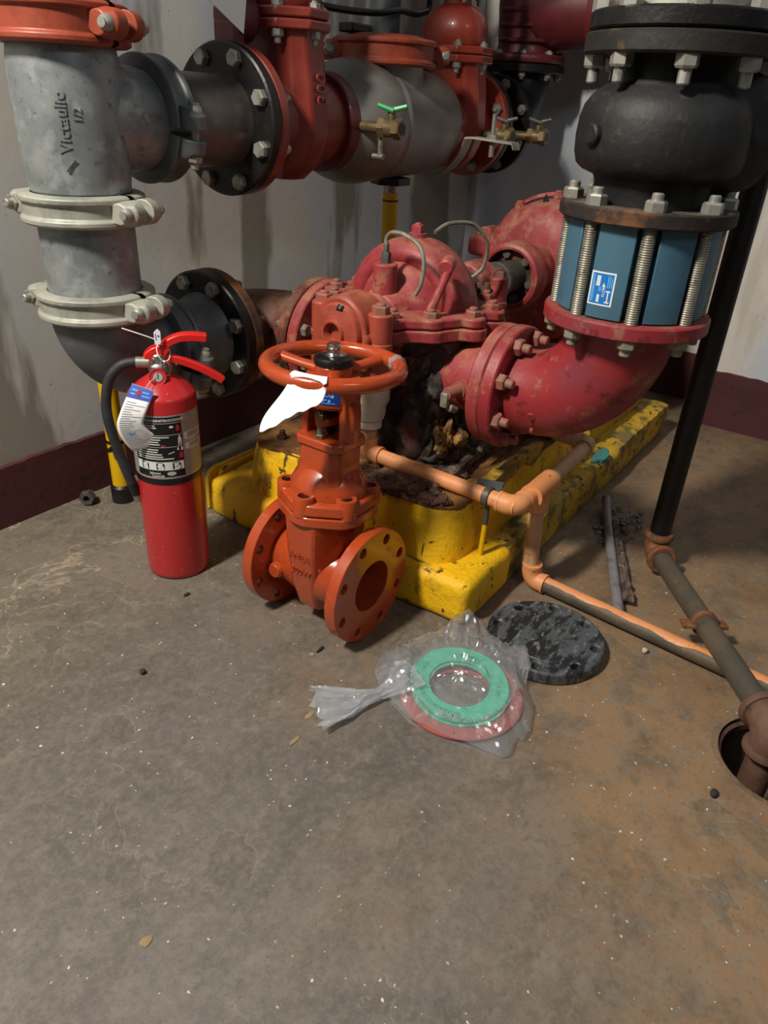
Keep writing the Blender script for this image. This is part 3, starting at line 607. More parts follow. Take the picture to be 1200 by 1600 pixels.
# bosses, plugs and lubrication lines on the dome
m = MB(); m.cyl((1.215,YP-.002,ZS+.03),(1.215,YP-.002,ZS+.105),.024,.024,24,.003); ob('lantern_boss', m, M['pump_red'], pump)
bolt(pump, (1.215,YP-.002,ZS+.104), (0,0,1), .010, M['bolt_dark'], .022, .016, 'tube_fitting')
pth = smooth_path([(1.215,YP-.002,ZS+.135),(1.215,YP-.002,ZS+.152),(1.213,YP-.015,ZS+.163),(1.212,YP-.045,ZS+.163),(1.21,YP-.080,ZS+.148),(1.208,YP-.094,ZS+.118),(1.205,YP-.092,ZS+.080),(1.20,YP-.084,ZS+.060)], 6)
m = MB(); m.tube(pth, .0042, 8); ob('seal_tube', m, M['bolt_dull'], pump)
m = MB(); m.tube([(1.215,YP-.110,ZS+.03),(1.232,YP-.122,ZS+.075),(1.245,YP-.128,ZS+.112)], [.010,.008,.010], 12); m.cyl((1.232,YP-.128,ZS+.112),(1.262,YP-.118,ZS+.118),.015,.015,20,.003); ob('side_lug', m, M['pump_red'], pump)
m = MB(); m.cyl((XP+.026,YP,ZS+.138),(XP+.026,YP,ZS+.150),.020,.018,24); ob('vent_boss', m, M['pump_red'], pump)
bolt(pump, (XP+.026,YP,ZS+.148), (0,0,1), .0125, M['pump_red'], .018, .003, 'vent_plug')
pth = smooth_path([(1.36,YP-.02,ZS+.15),(1.40,YP-.03,ZS+.165),(1.46,YP-.055,ZS+.16),(1.49,YP-.075,ZS+.12),(1.49,YP-.07,ZS+.07),(1.47,YP-.05,ZS+.045)], 7)
m = MB(); m.tube(pth, .0042, 8); ob('seal_tube', m, M['bolt_dull'], pump)
for x, y in ((1.455,.745),(1.475,.77),(1.44,.77)): bolt(pump, (x,y,ZS+.019), (0,0,1), .013, M['bolt_rust'], .018, .012, 'gland_bolt')
# drain cock on discharge nozzle
dc = thing('drain_cock', (1.21,.68,.40), 'small dusty pink drain cock projecting left from the pump discharge nozzle', 'drain cock')
m = MB(); m.cyl((1.27,.650,.425),(1.225,.664,.423),.020,.017,20); m.cyl((1.225,.664,.423),(1.195,.674,.421),.013,.012,16); ob('nipple', m, M['bolt_red'], dc)
bolt(dc, (1.24,.659,.424), (-1,.35,0), .024, M['pump_orange'], .012, 0, 'hex_collar')
m = MB(); m.box((1.188,.668,.392),(1.204,.684,.423)); m.cyl((1.20,.67,.392),(1.22,.663,.385),.009,.009,12); ob('plug', m, M['bolt_dull'], dc, bev=.003)
# suction elbow pipe (brown)
se = thing('suction_pipe', (1.22,1.27,ZN-.1), 'rusty brown suction pipe bend behind the pump bearing housing', 'pipe')
R = .12; yc = 1.27-R; xc = XP-R
m = MB(); m.tube([(1.150,1.27,ZN)]+arc3((xc,yc,ZN),(0,1,0),(1,0,0),R,0,PI/2,14)+[(XP,1.10,ZN)], .086, 32, caps=False); ob('bend', m, M['brown_pipe'], se)
m = MB(); m.rev([(.08,0),(.128,0),(.131,.003),(.131,.022),(.128,.025),(.08,.025)], (XP,1.078,ZN), (0,1,0), 48); ob('flange', m, M['brown_pipe'], se)
ringbolts(se, (XP,1.102,ZN), (0,1,0), .105, 8, .014, M['bolt_dull'], .012, PI/8, .014)
m = MB(); m.rev([(.08,0),(.140,0),(.143,.003),(.143,.022),(.140,.025),(.08,.025)], (1.136,1.27,ZN), (1,0,0), 48); ob('flange', m, M['rust_flange'], se)
ringbolts(se, (1.160,1.27,ZN), (1,0,0), .1206, 8, .015, M['bolt_dull'], .014, PI/8, .014, 'nut')
# ---------------------------------------------------------------- coupling and motor
cp = thing('shaft_coupling', (1.80,YP,ZS-.09), 'round red-rimmed shaft coupling with dark bolted hub between pump and motor', 'shaft coupling')
m = MB(); m.rev([(.068,0),(.074,-.002),(.082,.002),(.087,.02),(.088,.05),(.084,.058),(.07,.058),(.068,.03),(.068,0)], (1.765,YP,ZS), (1,0,0), 48); ob('rim', m, M['pump_red'], cp)
m = MB(); m.rev([(0,0),(.068,0),(.068,.02),(0,.02)], (1.79,YP,ZS), (1,0,0), 40); ob('face_plate', m, M['black_rust'], cp)
m = MB(); m.cyl((1.70,YP,ZS),(1.79,YP,ZS),.040,.040,28,.003); m.cyl((1.695,YP,ZS),(1.71,YP,ZS),.046,.046,28,.002); ob('hub', m, M['bolt_dark'], cp)
ringbolts(cp, (1.79,YP,ZS), (-1,0,0), .056, 6, .012, M['bolt_dark'], 0, .3, .014)
m = MB(); m.cyl((1.82,YP,ZS),(1.93,YP,ZS),.06,.07,28); ob('motor_shaft_sleeve', m, M['pump_red'], cp)
mo = thing('electric_motor', (2.12,YP,.20), 'large rounded dusty red motor behind the pump, against the back wall', 'motor')
m = MB(); MZ = ZS-.02; m.rev([(0,0),(.07,0),(.11,.004),(.150,.014),(.172,.030),(.183,.055),(.188,.085),(.190,.12),(.190,.30),(.188,.34),(.16,.37),(0,.375)], (1.91,YP,MZ), (1,0,0), 56); ob('housing', m, M['motor_red'], mo)
m = MB(); m.rev([(.197,0),(.206,.004),(.206,.022),(.197,.026)], (2.035,YP,MZ), (1,0,0), 56); ob('end_bell_rim', m, M['motor_red'], mo)
for a in (.35,.95,1.55,2.15,2.75):
    y = YP+.197*math.cos(a); z = MZ+.197*math.sin(a); bolt(mo, (2.036,y,z), (-1,0,0), .015, M['motor_red'], .018, .004, 'rim_bolt')
m = MB(); m.cyl((2.0,YP+.205,MZ+.07),(2.06,YP+.205,MZ+.07),.026,.026,20,.004); ob('lifting_lug', m, M['motor_red'], mo)
m = MB(); m.box((1.96,YP+.14,MZ+.02),(2.03,YP+.235,MZ+.075)); ob('terminal_lug', m, M['motor_red'], mo, bev=.012)
for y, z in ((.82,.185),(.765,.168)):
    m = MB(); m.cyl((1.975,y,MZ+z-.006),(1.972,y,MZ+z+.004),.007,.005,10); ob('drain_hole_plug', m, M['black_iron'], mo)
m = MB(); m.rev([(0,0),(.004,.0),(.009,.012),(.002,.03),(0,.03)], (1.985,YP+.02,MZ+.172), (-.2,0,1), 8); ob('grease_nipple', m, M['black_iron'], mo)
# ---------------------------------------------------------------- discharge elbow, blue check valve, black swing check
YR, ZF = .392, .598
de = thing('discharge_elbow', (XP,.48,.33), 'red cast discharge elbow turning upward from the pump to the blue valve', 'pipe elbow')
c = Vector((XP,.552,ZN+.160)); pts = [Vector((XP,.575,ZN))]+[c+Vector((0,-.160*math.sin(a),-.160*math.cos(a))) for a in [PI/2*i/16 for i in range(17)]]+[Vector((XP,YR,ZF+.01))]
rs = [.080]+[.082+.012*i/16 for i in range(17)]+[.094]
m = MB(); m.tube(pts, rs, 40, caps=False); ob('elbow_body', m, M['elbow_red'], de, sm=60)
m = MB(); m.rev([(0,0),(.119,0),(.122,.003),(.122,.023),(.119,.026),(0,.026)], (XP,.597,ZN), (0,-1,0), 48); ob('inlet_flange', m, M['elbow_red'], de)
ringbolts(de, (XP,.572,ZN), (0,-1,0), .101, 8, .0165, M['bolt_red'], .016, PI/8, .016, 'nut')
m = MB(); m.rev([(0,0),(.136,0),(.140,.003),(.140,.022),(.137,.025),(0,.025)], (XP,YR,ZF), (0,0,1), 56); ob('outlet_flange', m, M['elbow_red'], de)
for i in range(8):
    a = math.radians(202.5)+i*PI/4; bolt(de, (XP+.1206*math.cos(a), YR+.1206*math.sin(a), ZF), (0,0,-1), .0165, M['bolt_dull'], .015, .012, 'nut', rot=i)
m = MB(); m.cyl((XP-.075,.505,.415),(XP-.084,.500,.412),.008,.007,12); m.cyl((XP-.073,.50,.385),(XP-.081,.497,.383),.004,.003,8); ob('casting_boss', m, M['elbow_red'], de)
bv = thing('silent_check_valve', (XP,YR,ZF+.025), 'blue cylindrical check valve clamped by long threaded studs', 'check valve')
poly = []; ZB0, ZB1 = ZF+.027, .768; RB = .1225
for i in range(8):
    a = math.radians(202.5)+i*PI/4
    for k in range(9): t = a+.145+(PI/4-.29)*k/8; poly.append((RB*math.cos(t), RB*math.sin(t)))
    e = a+PI/4
    for dt, rr in ((-.13,.104),(-.06,.099),(.06,.099),(.13,.104)): poly.append((rr*math.cos(e+dt), rr*math.sin(e+dt)))
m = MB(); m.prism([(XP+x, YR+y) for x, y in poly], ZB0, ZB1); ob('body', m, M['blue'], bv, bev=.0015, sm=30)
m = MB(); m.rev([(.0,0),(.117,0),(.117,.006),(0,.006)], (XP,YR,ZF+.024), n=48); ob('gasket', m, M['black_plastic'], bv)
sm_ = MB(); hz = .215; rr = []; k = 60
for i in range(k): rr += [(.0098, hz*i/k), (.0112, hz*(i+.5)/k)]
sm_.rev([(0,0)]+rr+[(.0098,hz),(0,hz)], n=12); stud = mkmesh('stud', sm_, M['stud'], sm=25)
for i in range(8):
    a = math.radians(202.5)+i*PI/4; o = bpy.data.objects.new('stud', stud); COL.objects.link(o); o.parent = bv
    o.location = Vector((XP+.1206*math.cos(a), YR+.1206*math.sin(a), ZF-.004))-OFF[bv.name]
# label on the blue body, facing the viewer-left panel
LA = math.radians(202.5-22.5-4)
def cylmap(cx, cy, z0, r, a0, sh=0.):
    return lambda p: Vector((cx+(r+p.z)*math.cos(a0+(p.x+sh*p.y)/r), cy+(r+p.z)*math.sin(a0+(p.x+sh*p.y)/r), z0+p.y))
def patch(fn, x0, x1, y0, y1, z, n=8, rad=0.):
    m = MB(); vs = []; fs = []
    if rad:
        pp = rpoly(x0, x1, y0, y1, rad, 4); m.add([fn(Vector((x, y, z))) for x, y in pp], [tuple(range(len(pp)))]); return m
    for i in range(n+1): vs += [fn(Vector((x0+(x1-x0)*i/n, y0, z))), fn(Vector((x0+(x1-x0)*i/n, y1, z)))]
    fs = [(2*i, 2*i+2, 2*i+3, 2*i+1) for i in range(n)]; return m.add(vs, fs)
fn = cylmap(XP, YR, .672, RB, LA)
lb = ob('label', patch(fn,-.0205,.0205,-.026,.026,.0006,10), M['label_white'], bv, label='white-bordered blue product sticker')
ob('label_field', patch(fn,-.0178,.0178,-.0235,.0235,.0009,8), M['label_blue'], lb)
def rot_txt(s, size, x, y): return text_mb(s, size, 0, lambda p: fn(Vector((x-p.y, y+p.x, .0013))), bold=.0001)
pr = MB()
for t, sz, x, y in (('FLOW',.0065,.007,-.012),):
    q = rot_txt(t, sz, x, y); pr.add(q.v, q.f)
for (x0,x1,y0,y1) in ((-.0055,-.001,-.021,-.009),(-.0095,-.003,.004,.020)): q = patch(fn,x0,x1,y0,y1,.0013,2); pr.add(q.v, q.f)
q = MB().add([fn(Vector(p)) for p in ((.0005,.004,.0013),(.0065,.004,.0013),(.0035,.010,.0013))], [(0,1,2)]); pr.add(q.v, q.f)
q = patch(fn,.0028,.0042,-.002,.004,.0013,1); pr.add(q.v, q.f)
# bold mark at lower right of sticker
for (x0,x1,y0,y1) in ((.0085,.016,-.021,-.0185),(.0085,.016,-.004,-.0015),(.0112,.0134,-.0185,-.004)): q = patch(fn,x0,x1,y0,y1,.0013,2); pr.add(q.v, q.f)
ob('label_print', pr, M['print_white'], lb, sm=0)
pr = MB()
for (x0,x1,y0,y1) in ((-.0155,-.0135,-.021,.021),(-.0125,-.0115,-.021,.010),(-.001,.0005,-.004,.003),(-.004,-.002,-.004,.003),(.009,.0105,.003,.021),(.012,.0135,.003,.021),(.0152,.0165,.003,.018)): q = patch(fn,x0,x1,y0,y1,.0013,2); pr.add(q.v, q.f)
ob('label_small_print', pr, M['label_lightblue'], lb, sm=0)
# black swing check valve
sw = thing('swing_check_valve', (XP,YR,.768), 'black cast iron swing check valve bolted above the blue valve', 'check valve')
m = MB(); m.rev([(0,0),(.136,0),(.140,.003),(.140,.021),(.137,.024),(.10,.024)], (XP,YR,.768), n=56); ob('lower_flange', m, M['black_rust'], sw)
m = MB(); m.rev([(.090,.0),(.091,.030),(.096,.040),(.115,.047),(.126,.056),(.131,.072),(.1325,.095),(.131,.120),(.126,.138),(.116,.152),(.102,.163),(.094,.172),(.092,.215)], (XP,YR,.79), n=56); ob('body', m, M['black_valve'], sw, sm=60)
m = MB(); m.tube([(XP+.03,YR-.03,.895),(XP+.075,YR-.075,.90),(XP+.105,YR-.105,.90)], [.10,.098,.085], 32); ob('side_cover', m, M['black_valve'], sw)
m = MB(); a = math.radians(150); m.cyl((XP+.12*math.cos(a),YR+.12*math.sin(a),.888),(XP+.142*math.cos(a),YR+.142*math.sin(a),.888),.016,.015,24,.003); ob('pin_boss', m, M['black_valve'], sw)
m = MB(); m.rev([(.09,0),(.137,0),(.140,.003),(.140,.025),(.137,.028),(.09,.028)], (XP,YR,.992), n=56); ob('upper_flange', m, M['black_flange'], sw)
for i in range(8):
    a = math.radians(202.5)+i*PI/4; p = (XP+.1206*math.cos(a), YR+.1206*math.sin(a))
    bolt(sw, (*p,.792), (0,0,1), .0165, M['bolt_grey'], .016, .010, 'nut', rot=i)
    bolt(sw, (*p,.992), (0,0,-1), .0165, M['bolt_grey'], .017, .020, 'nut', rot=i*.5)
us = thing('riser_pipe', (XP,YR,1.021), 'flanged grey riser pipe above the black swing check valve', 'pipe')
m = MB(); m.rev([(.08,0),(.134,0),(.137,.003),(.137,.022),(.134,.025),(.09,.025)], (XP,YR,1.022), n=56); ob('flange', m, M['black_iron'], us)
m = MB(); m.cyl((XP,YR,1.046),(XP,YR,1.9),.096,.096,40); ob('pipe', m, M['galv_coupling'], us)
for i in range(8):
    a = math.radians(202.5)+i*PI/4; bolt(us, (XP+.1206*math.cos(a), YR+.1206*math.sin(a),1.046), (0,0,1), .0165, M['bolt_grey'], .018, 0, 'bolt', rot=i)
# ---------------------------------------------------------------- grooved pipe riser on the left
XT, YT, ZU = .853, 1.27, .862
def frame(axis, ref):
    z = Vector(axis).normalized(); x = Vector(ref); x = (x-z*x.dot(z)).normalized(); y = z.cross(x)
    return Matrix(((x.x,y.x,z.x),(x.y,y.y,z.y),(x.z,y.z,z.z))).to_4x4()
def coupling(pos, axis, ref, R, w, mtl, label, bmat=None, name='pipe_coupling', cat='pipe coupling'):
    """two-piece grooved coupling; ref points to one of its bolt pads"""
    t = thing(name, pos, label, cat); F = Matrix.Translation(pos)@frame(axis, ref); h = w/2
    r0 = R-.026
    prof = [(r0,-h),(R-.010,-h),(R-.003,-h+.004),(R-.003,-h+.012),(R-.009,-h+.016),(R-.009,h-.016),(R-.003,h-.012),(R-.003,h-.004),(R-.010,h),(r0,h),(r0,-h)]
    for s, nm in ((0, 'housing'), (PI, 'housing')):
        m = MB(); m.rev(prof, n=36, a0=s+.06, a1=s+PI-.06)
        for sg, a in ((1, s+.06), (-1, s+PI-.06)):       # bolt pads at both ends of each half
            u = Vector((math.cos(a), math.sin(a), 0)); d = Vector((-math.sin(a), math.cos(a), 0))*sg
            c = u*(R+.010)+d*.012
            ring = []
            for i in range(16): b = 2*PI*i/16; ring.append(u*(.024*math.cos(b))+Vector((0,0,.022*math.sin(b))))
            m.loft([[c-d*.011+p for p in ring],[c+d*.011+p for p in ring],[c+d*.024-u*.01+p*.8 for p in ring]])
        m.xf(F); ob(nm, m, mtl, t, bev=.0015)
    bm_ = bmat or M['bolt_grey']
    for sg in (0, PI):
        u = Vector((math.cos(sg), math.sin(sg), 0)); d = Vector((-math.sin(sg), math.cos(sg), 0)); c = u*(R+.013)
        m = MB(); m.cyl(c-d*.05, c+d*.055, .0075, n=12); 
        m.rev([(0,.016),(.006,.015),(.011,.010),(.0135,.003),(.0135,0),(0,0)], c-d*.034, -d, 20)
        m.xf(F); ob('bolt', m, bm_, t)
        bolt(t, F@(c+d*.036), F.to_3x3()@d, .014, bm_, .012, .012, 'nut')
    return t
cref = (math.cos(math.radians(284)), math.sin(math.radians(284)), 0)
coupling((XT,YT,1.0), (0,0,1), cref, .115, .062, M['coupling_red'], 'red grooved pipe coupling at the top of the galvanised tee')
coupling((XT,YT,.722), (0,0,1), cref, .112, .052, M['galv_coupling'], 'galvanised pipe coupling directly under the tee')
coupling((XT,YT,.552), (0,0,1), cref, .112, .052, M['galv_coupling'], 'galvanised pipe coupling directly above the lower elbow')
rp = MB(); rp.cyl((XT,YT,1.0),(XT,YT,1.95),.085,n=40); tag(ob('riser_pipe', rp, M['black_pipe']), 'black riser pipe rising out of the red coupling at top left', 'pipe')
# tee
tee = thing('pipe_tee', (XT,YT,.745), 'galvanised cast pipe tee with raised lettering on the left riser', 'pipe tee')
m = MB(); m.rev([(.084,.748),(.086,.752),(.0885,.775),(.0905,.80),(.0905,.93),(.0885,.955),(.086,.968),(.084,.975)], (XT,YT,0), n=48)
ob('run', m, M['galv'], tee, sm=60)
m = MB(); rows = []
for i, (x, r) in enumerate(((0,.083),(.05,.086),(.075,.0895),(.09,.090),(.105,.088),(.125,.0865),(.150,.085))): rows.append((XT+x, r))
m.tube([(x,YT,ZU) for x, r in rows], [r for x, r in rows], 48); ob('branch', m, M['galv'], tee, sm=60)
# cast lettering running up the tee
ta = math.radians(232)
fnT = lambda p: Vector((XT+(.0902+p.z)*math.cos(ta+(-p.y)/.09), YT+(.0902+p.z)*math.sin(ta+(-p.y)/.09), .815+p.x))
ob('cast_lettering', text_mb('Victaulic', .026, .0022, fnT, bold=.0004), M['galv'], tee)
fnT2 = lambda p: Vector((XT+(.0902+p.z)*math.cos(ta+(.022-p.y)/.09), YT+(.0902+p.z)*math.sin(ta+(.022-p.y)/.09), .86+p.x))
ob('cast_lettering', text_mb('1/2', .018, .002, fnT2), M['galv'], tee)
m = MB(); m.add([fnT(Vector(p)) for p in ((-.030,.012,.0),(-.026,.012,.004),(-.008,-.004,.004),(-.012,-.004,.0),(-.012,.018,.004),(-.004,.004,.004))], [(0,1,2,3),(1,4,5,2)]); ob('cast_mark', m, M['galv'], tee)
coupling((1.018,YT,ZU), (1,0,0), (0,-.92,-.12), .112, .052, M['galv_dark'], 'grey pipe coupling on the side branch of the tee', M['bolt_grey'])
rs_ = MB(); rs_.cyl((XT,YT,.563),(XT,YT,.715),.0845,n=48); tag(ob('riser_spool', rs_, M['galv']), 'short galvanised pipe between the two grey couplings', 'pipe')
# lower elbow
el = thing('pipe_elbow', (XT,YT,.34), 'galvanised pipe elbow behind the fire extinguisher', 'pipe elbow')
R = .112; m = MB()
pth = [(XT,YT,.548)]+[Vector((XT+R-R*math.cos(a), YT, ZN+R-R*math.sin(a))) for a in [PI/2*i/16 for i in range(17)]]+[(XT+R+.02,YT,ZN)]
m.tube(pth, [.0845,.087]+[.090]*15+[.088,.0845], 48); ob('elbow_body', m, M['galv_dark'], el, sm=60)
ea = math.radians(205)
fe = lambda p: Vector((XT+.035+p.x*.86, YT-.0905-p.z, .428-p.x*.36+p.y))
ob('cast_lettering', text_mb('aulic', .020, .0025, fe), M['galv_dark'], el)
coupling((XT+.145,YT,ZN), (1,0,0), (0,-.98,-.2), .112, .050, M['galv_dark'], 'dark grey pipe coupling between the lower elbow and the black flange', M['bolt_dull'])
fl = thing('flange_adapter', (1.09,YT,ZN-.14), 'black flange adapter with hex bolts on the lower suction line', 'flange')
m = MB(); m.tube([(1.01,YT,ZN),(1.07,YT,ZN),(1.10,YT,ZN),(1.112,YT,ZN)], [.0845,.0855,.092,.098], 44); ob('stub', m, M['galv_dark'], fl)
m = MB(); m.rev([(.085,0),(.139,0),(.143,.003),(.143,.022),(.140,.025),(.085,.025)], (1.110,YT,ZN), (1,0,0), 56); ob('flange', m, M['black_iron'], fl)
ringbolts(fl, (1.111,YT,ZN), (-1,0,0), .1206, 8, .0165, M['bolt_grey'], 0, PI/8, .015)
# ---------------------------------------------------------------- upper row
sp = thing('flanged_spool', (1.15,YT,ZU-.14), 'dark grey flanged pipe spool between the tee and the upper gate valve', 'pipe')
m = MB(); m.tube([(1.0,YT,ZU),(1.19,YT,ZU),(1.21,YT,ZU)], [.0845,.0845,.09], 48); ob('pipe', m, M['spool'], sp)
m = MB(); m.rev([(.08,0),(.139,0),(.143,.003),(.143,.022),(.140,.025),(.08,.025)], (1.205,YT,ZU), (1,0,0), 56); ob('flange', m, M['black_iron'], sp)
ringbolts(sp, (1.206,YT,ZU), (-1,0,0), .1206, 8, .0165, M['bolt_grey'], 0, PI/8, .015)
def octo(hx, hy, c, cx, cy): return [(cx+x, cy+y) for x, y in ((-hx,-hy+c),(-hx+c,-hy),(hx-c,-hy),(hx,-hy+c),(hx,hy-c),(hx-c,hy),(-hx+c,hy),(-hx,hy-c))]
def big_gate(x, xf0, xf1, zb, label, dome, mtl, bh, name='gate_valve'):
    """upper flanged gate valve, pipe axis along x; zb height of bonnet joint"""
    t = thing(name, (x,YT,ZU-.14), label, 'gate valve')
    m = MB(); m.tube([(xf0,YT,ZU),(xf0+.02,YT,ZU),(x-.06,YT,ZU),(x,YT,ZU),(x+.06,YT,ZU),(xf1-.02,YT,ZU),(xf1,YT,ZU)], [.098,.090,.092,.094,.092,.090,.098], 44); ob('run', m, mtl, t, sm=60)
    rows = []
    for z, hx, hy, c in ((ZU-.115,.036,.050,.02),(ZU-.08,.052,.090,.03),(ZU-.02,.058,.116,.034),(ZU+.08,.054,.106,.028),(zb-.035,.052,.096,.024),(zb-.012,.060,.100,.028)): rows.append([(a, b_, z) for a, b_ in octo(hx,hy,c,x,YT)])
    m = MB(); m.loft(rows); ob('body', m, mtl, t, bev=.005)
    for xx in dome:
        m = MB(); m.rev([(.08,0),(.139,0),(.142,.003),(.142,.022),(.139,.025),(.08,.025)], (xx,YT,ZU), (1,0,0), 56); ob('flange', m, mtl, t)
    m = MB(); m.prism(octo(.082,.112,.05,x,YT), zb-.020, zb-.001); ob('body_flange', m, mtl, t, bev=.004)
    m = MB(); m.prism(octo(.080,.110,.05,x,YT), zb+.001, zb+.020); ob('bonnet_flange', m, mtl, t, bev=.004)
    for sx, sy in ((-.068,-.055),(.0,-.095),(.068,-.055),(-.068,.055),(.068,.055)):
        bolt(t, (x+sx,YT+sy,zb+.019), (0,0,1), .0125, M['bolt_grey'], .010, .004, 'bonnet_bolt'); bolt(t, (x+sx,YT+sy,zb-.020), (0,0,-1), .0125, M['bolt_grey'], .014, .012, 'bonnet_nut')
    m = MB(); m.rev([(.070,0),(.078,.012),(.080,.045),(.072,.075),(.055,.095),(.034,.104),(.034,.125),(0,.125)], (x,YT,zb+.015), n=40, sy=1.2); ob('bonnet', m, mtl, t, sm=60)
    m = MB(); m.prism(octo(.055,.055,.02,x,YT), zb+.138, zb+.156); ob('gland_flange', m, mtl, t, bev=.003)
    for s in (-1,1): bolt(t, (x+s*.04,YT-.045,zb+.140), (0,0,-1), .010, M['bolt_grey'], .010, .012, 'gland_nut')
    m = MB()
    for s in (-1,1): m.tube([(x,YT+s*.045,zb+.15),(x,YT+s*.05,zb+.25),(x,YT+s*.03,zb+.36)], .014, 10)
    m.cyl((x,YT,zb+.12),(x,YT,zb+.5),.014,n=16); ob('yoke', m, mtl, t)
    m = MB(); m.tube([(x+.17*math.cos(2*PI*i/40), YT+.17*math.sin(2*PI*i/40), zb+.39) for i in range(40)], .013, 10, closed=True)
    for k in range(3): a = 2*PI*k/3+.3; m.tube([(x,YT,zb+.39),(x+.17*math.cos(a),YT+.17*math.sin(a),zb+.39)], .011, 8)
    ob('handwheel', m, mtl, t); return t
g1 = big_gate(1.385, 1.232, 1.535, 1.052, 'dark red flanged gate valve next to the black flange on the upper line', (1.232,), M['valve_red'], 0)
ringbolts(g1, (1.256,YT,ZU), (1,0,0), .1206, 8, .0165, M['bolt_grey'], .014, PI/8, .014, 'nut')
fnG = lambda p: Vector((1.378+p.y*.25-p.z*0, YT-.1005-p.z, .90+p.x)) 
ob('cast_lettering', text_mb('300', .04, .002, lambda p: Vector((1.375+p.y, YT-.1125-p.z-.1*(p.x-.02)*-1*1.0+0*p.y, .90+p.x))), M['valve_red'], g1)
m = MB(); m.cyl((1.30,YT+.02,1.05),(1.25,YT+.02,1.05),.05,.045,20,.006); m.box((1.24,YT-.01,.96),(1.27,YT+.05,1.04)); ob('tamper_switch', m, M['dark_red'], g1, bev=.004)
# silver check valve
cv = thing('grooved_check_valve', (1.75,YT,ZU-.14), 'silver grey check valve body with red capped neck on the upper line', 'check valve')
m = MB(); m.rev([(.10,1.53),(.110,1.545),(.126,1.565),(.137,1.60),(.140,1.64),(.137,1.68),(.133,1.70),(.1325,1.705),(.136,1.712),(.1345,1.722),(.132,1.73),(.130,1.88),(.126,1.95),(.118,1.985),(.108,2.0)], (0,YT,ZU), (1,0,0), 56); ob('body', m, M['silver'], cv, sm=60)
m = MB(); m.rev([(.115,.85),(.108,.92),(.102,.965),(.100,.99),(.104,.995),(.104,1.0)], (1.77,YT,0), n=48); ob('neck', m, M['silver'], cv, sm=60)
m = MB(); m.rev([(0,1.056),(.085,1.056),(.108,1.05),(.108,1.0),(0,1.0)], (1.77,YT,0), n=48); ob('cover_cap', m, M['coupling_red'], cv)
coupling((1.77,YT,1.018), (0,0,1), (math.cos(math.radians(318)),math.sin(math.radians(318)),0), .135, .060, M['coupling_red'], 'red coupling clamping the cover on top of the silver check valve', M['bolt_grey'])
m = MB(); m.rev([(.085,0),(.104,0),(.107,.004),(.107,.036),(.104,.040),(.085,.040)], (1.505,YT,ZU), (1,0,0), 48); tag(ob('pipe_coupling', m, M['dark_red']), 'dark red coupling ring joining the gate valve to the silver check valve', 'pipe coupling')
# strap bracket under check valve
st = thing('pipe_strap', (2.0,YT-.12,.73), 'bent pale metal strap bracket clamped round the right end of the silver valve', 'strap')
pth = [Vector((2.0, YT+.138*math.sin(a), ZU-.138*math.cos(a))) for a in [-.1-1.25*i/12 for i in range(13)]]
m = MB(); vs = []; fs = []
pth2 = pth+[Vector((2.0, YT-.155, ZU-.028)), Vector((2.0, YT-.28, ZU-.035)), Vector((2.0, YT-.285, ZU-.048))]
for p in pth2: vs += [p-Vector((.022,0,0)), p+Vector((.022,0,0)), p+Vector((.022,0,.005)), p+Vector((-.022,0,.005))]
for i in range(len(pth2)-1):
    for k in range(4): fs.append((4*i+k, 4*i+(k+1) % 4, 4*i+4+(k+1) % 4, 4*i+4+k))
fs += [(3,2,1,0), tuple(4*(len(pth2)-1)+k for k in range(4))]; m.add(vs, fs); ob('strap', m, M['galv_coupling'], st)
m = MB(); m.cyl((2.0,YT-.21,ZU-.07),(2.0,YT-.21,ZU+.035),.007,n=12); ob('threaded_rod', m, M['stud'], st); bolt(st, (2.0,YT-.21,ZU-.030), (0,0,1), .016, M['bolt_grey'], .014, 0, 'nut')
# second gate valve
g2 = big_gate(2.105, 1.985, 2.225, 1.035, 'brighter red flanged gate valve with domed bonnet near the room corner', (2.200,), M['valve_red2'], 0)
for k in range(8):
    a = PI/8+k*PI/4; bolt(g2, (2.200, YT+.12*math.sin(a), ZU+.12*math.cos(a)), (-1,0,0), .0165, M['bolt_grey'], .015, .006, 'bolt')
# black elbow with flanges
be = thing('black_elbow', (2.45,YT,ZU-.14), 'black flanged elbow turning upward in the room corner', 'pipe elbow')
XE = 2.565; m = MB(); R = .16
m.tube([(2.23,YT,ZU),(2.37,YT,ZU)]+[Vector((XE-R+R*math.sin(a), YT, ZU+R-R*math.cos(a))) for a in [PI/2*i/14 for i in range(15)]], [.088]*17, 36); ob('elbow_body', m, M['black_iron'], be, sm=60)
for xx in (2.227, 2.36): m = MB(); m.rev([(.08,0),(.139,0),(.142,.003),(.142,.022),(.139,.025),(.08,.025)], (xx,YT,ZU), (1,0,0), 56); ob('flange', m, M['black_iron'], be)
ringbolts(be, (2.361,YT,ZU), (-1,0,0), .1206, 8, .0165, M['bolt_grey'], .006, PI/8, .015); ringbolts(be, (2.384,YT,ZU), (1,0,0), .1206, 8, .0165, M['bolt_dull'], .01, PI/8, .012, 'nut')
m = MB(); m.rev([(.08,0),(.127,0),(.13,.003),(.13,.022),(.127,.025),(.08,.025)], (XE,YT,1.012), n=56); ob('flange', m, M['black_iron'], be)
for k in range(8): a = PI/8+k*PI/4; bolt(be, (XE+.11*math.cos(a),YT+.11*math.sin(a),1.013), (0,0,-1), .013, M['bolt_grey'], .014, .006, 'nut')
av = thing('alarm_valve', (XE,YT,1.039), 'dark red valve body with side outlet standing on the black elbow', 'valve')
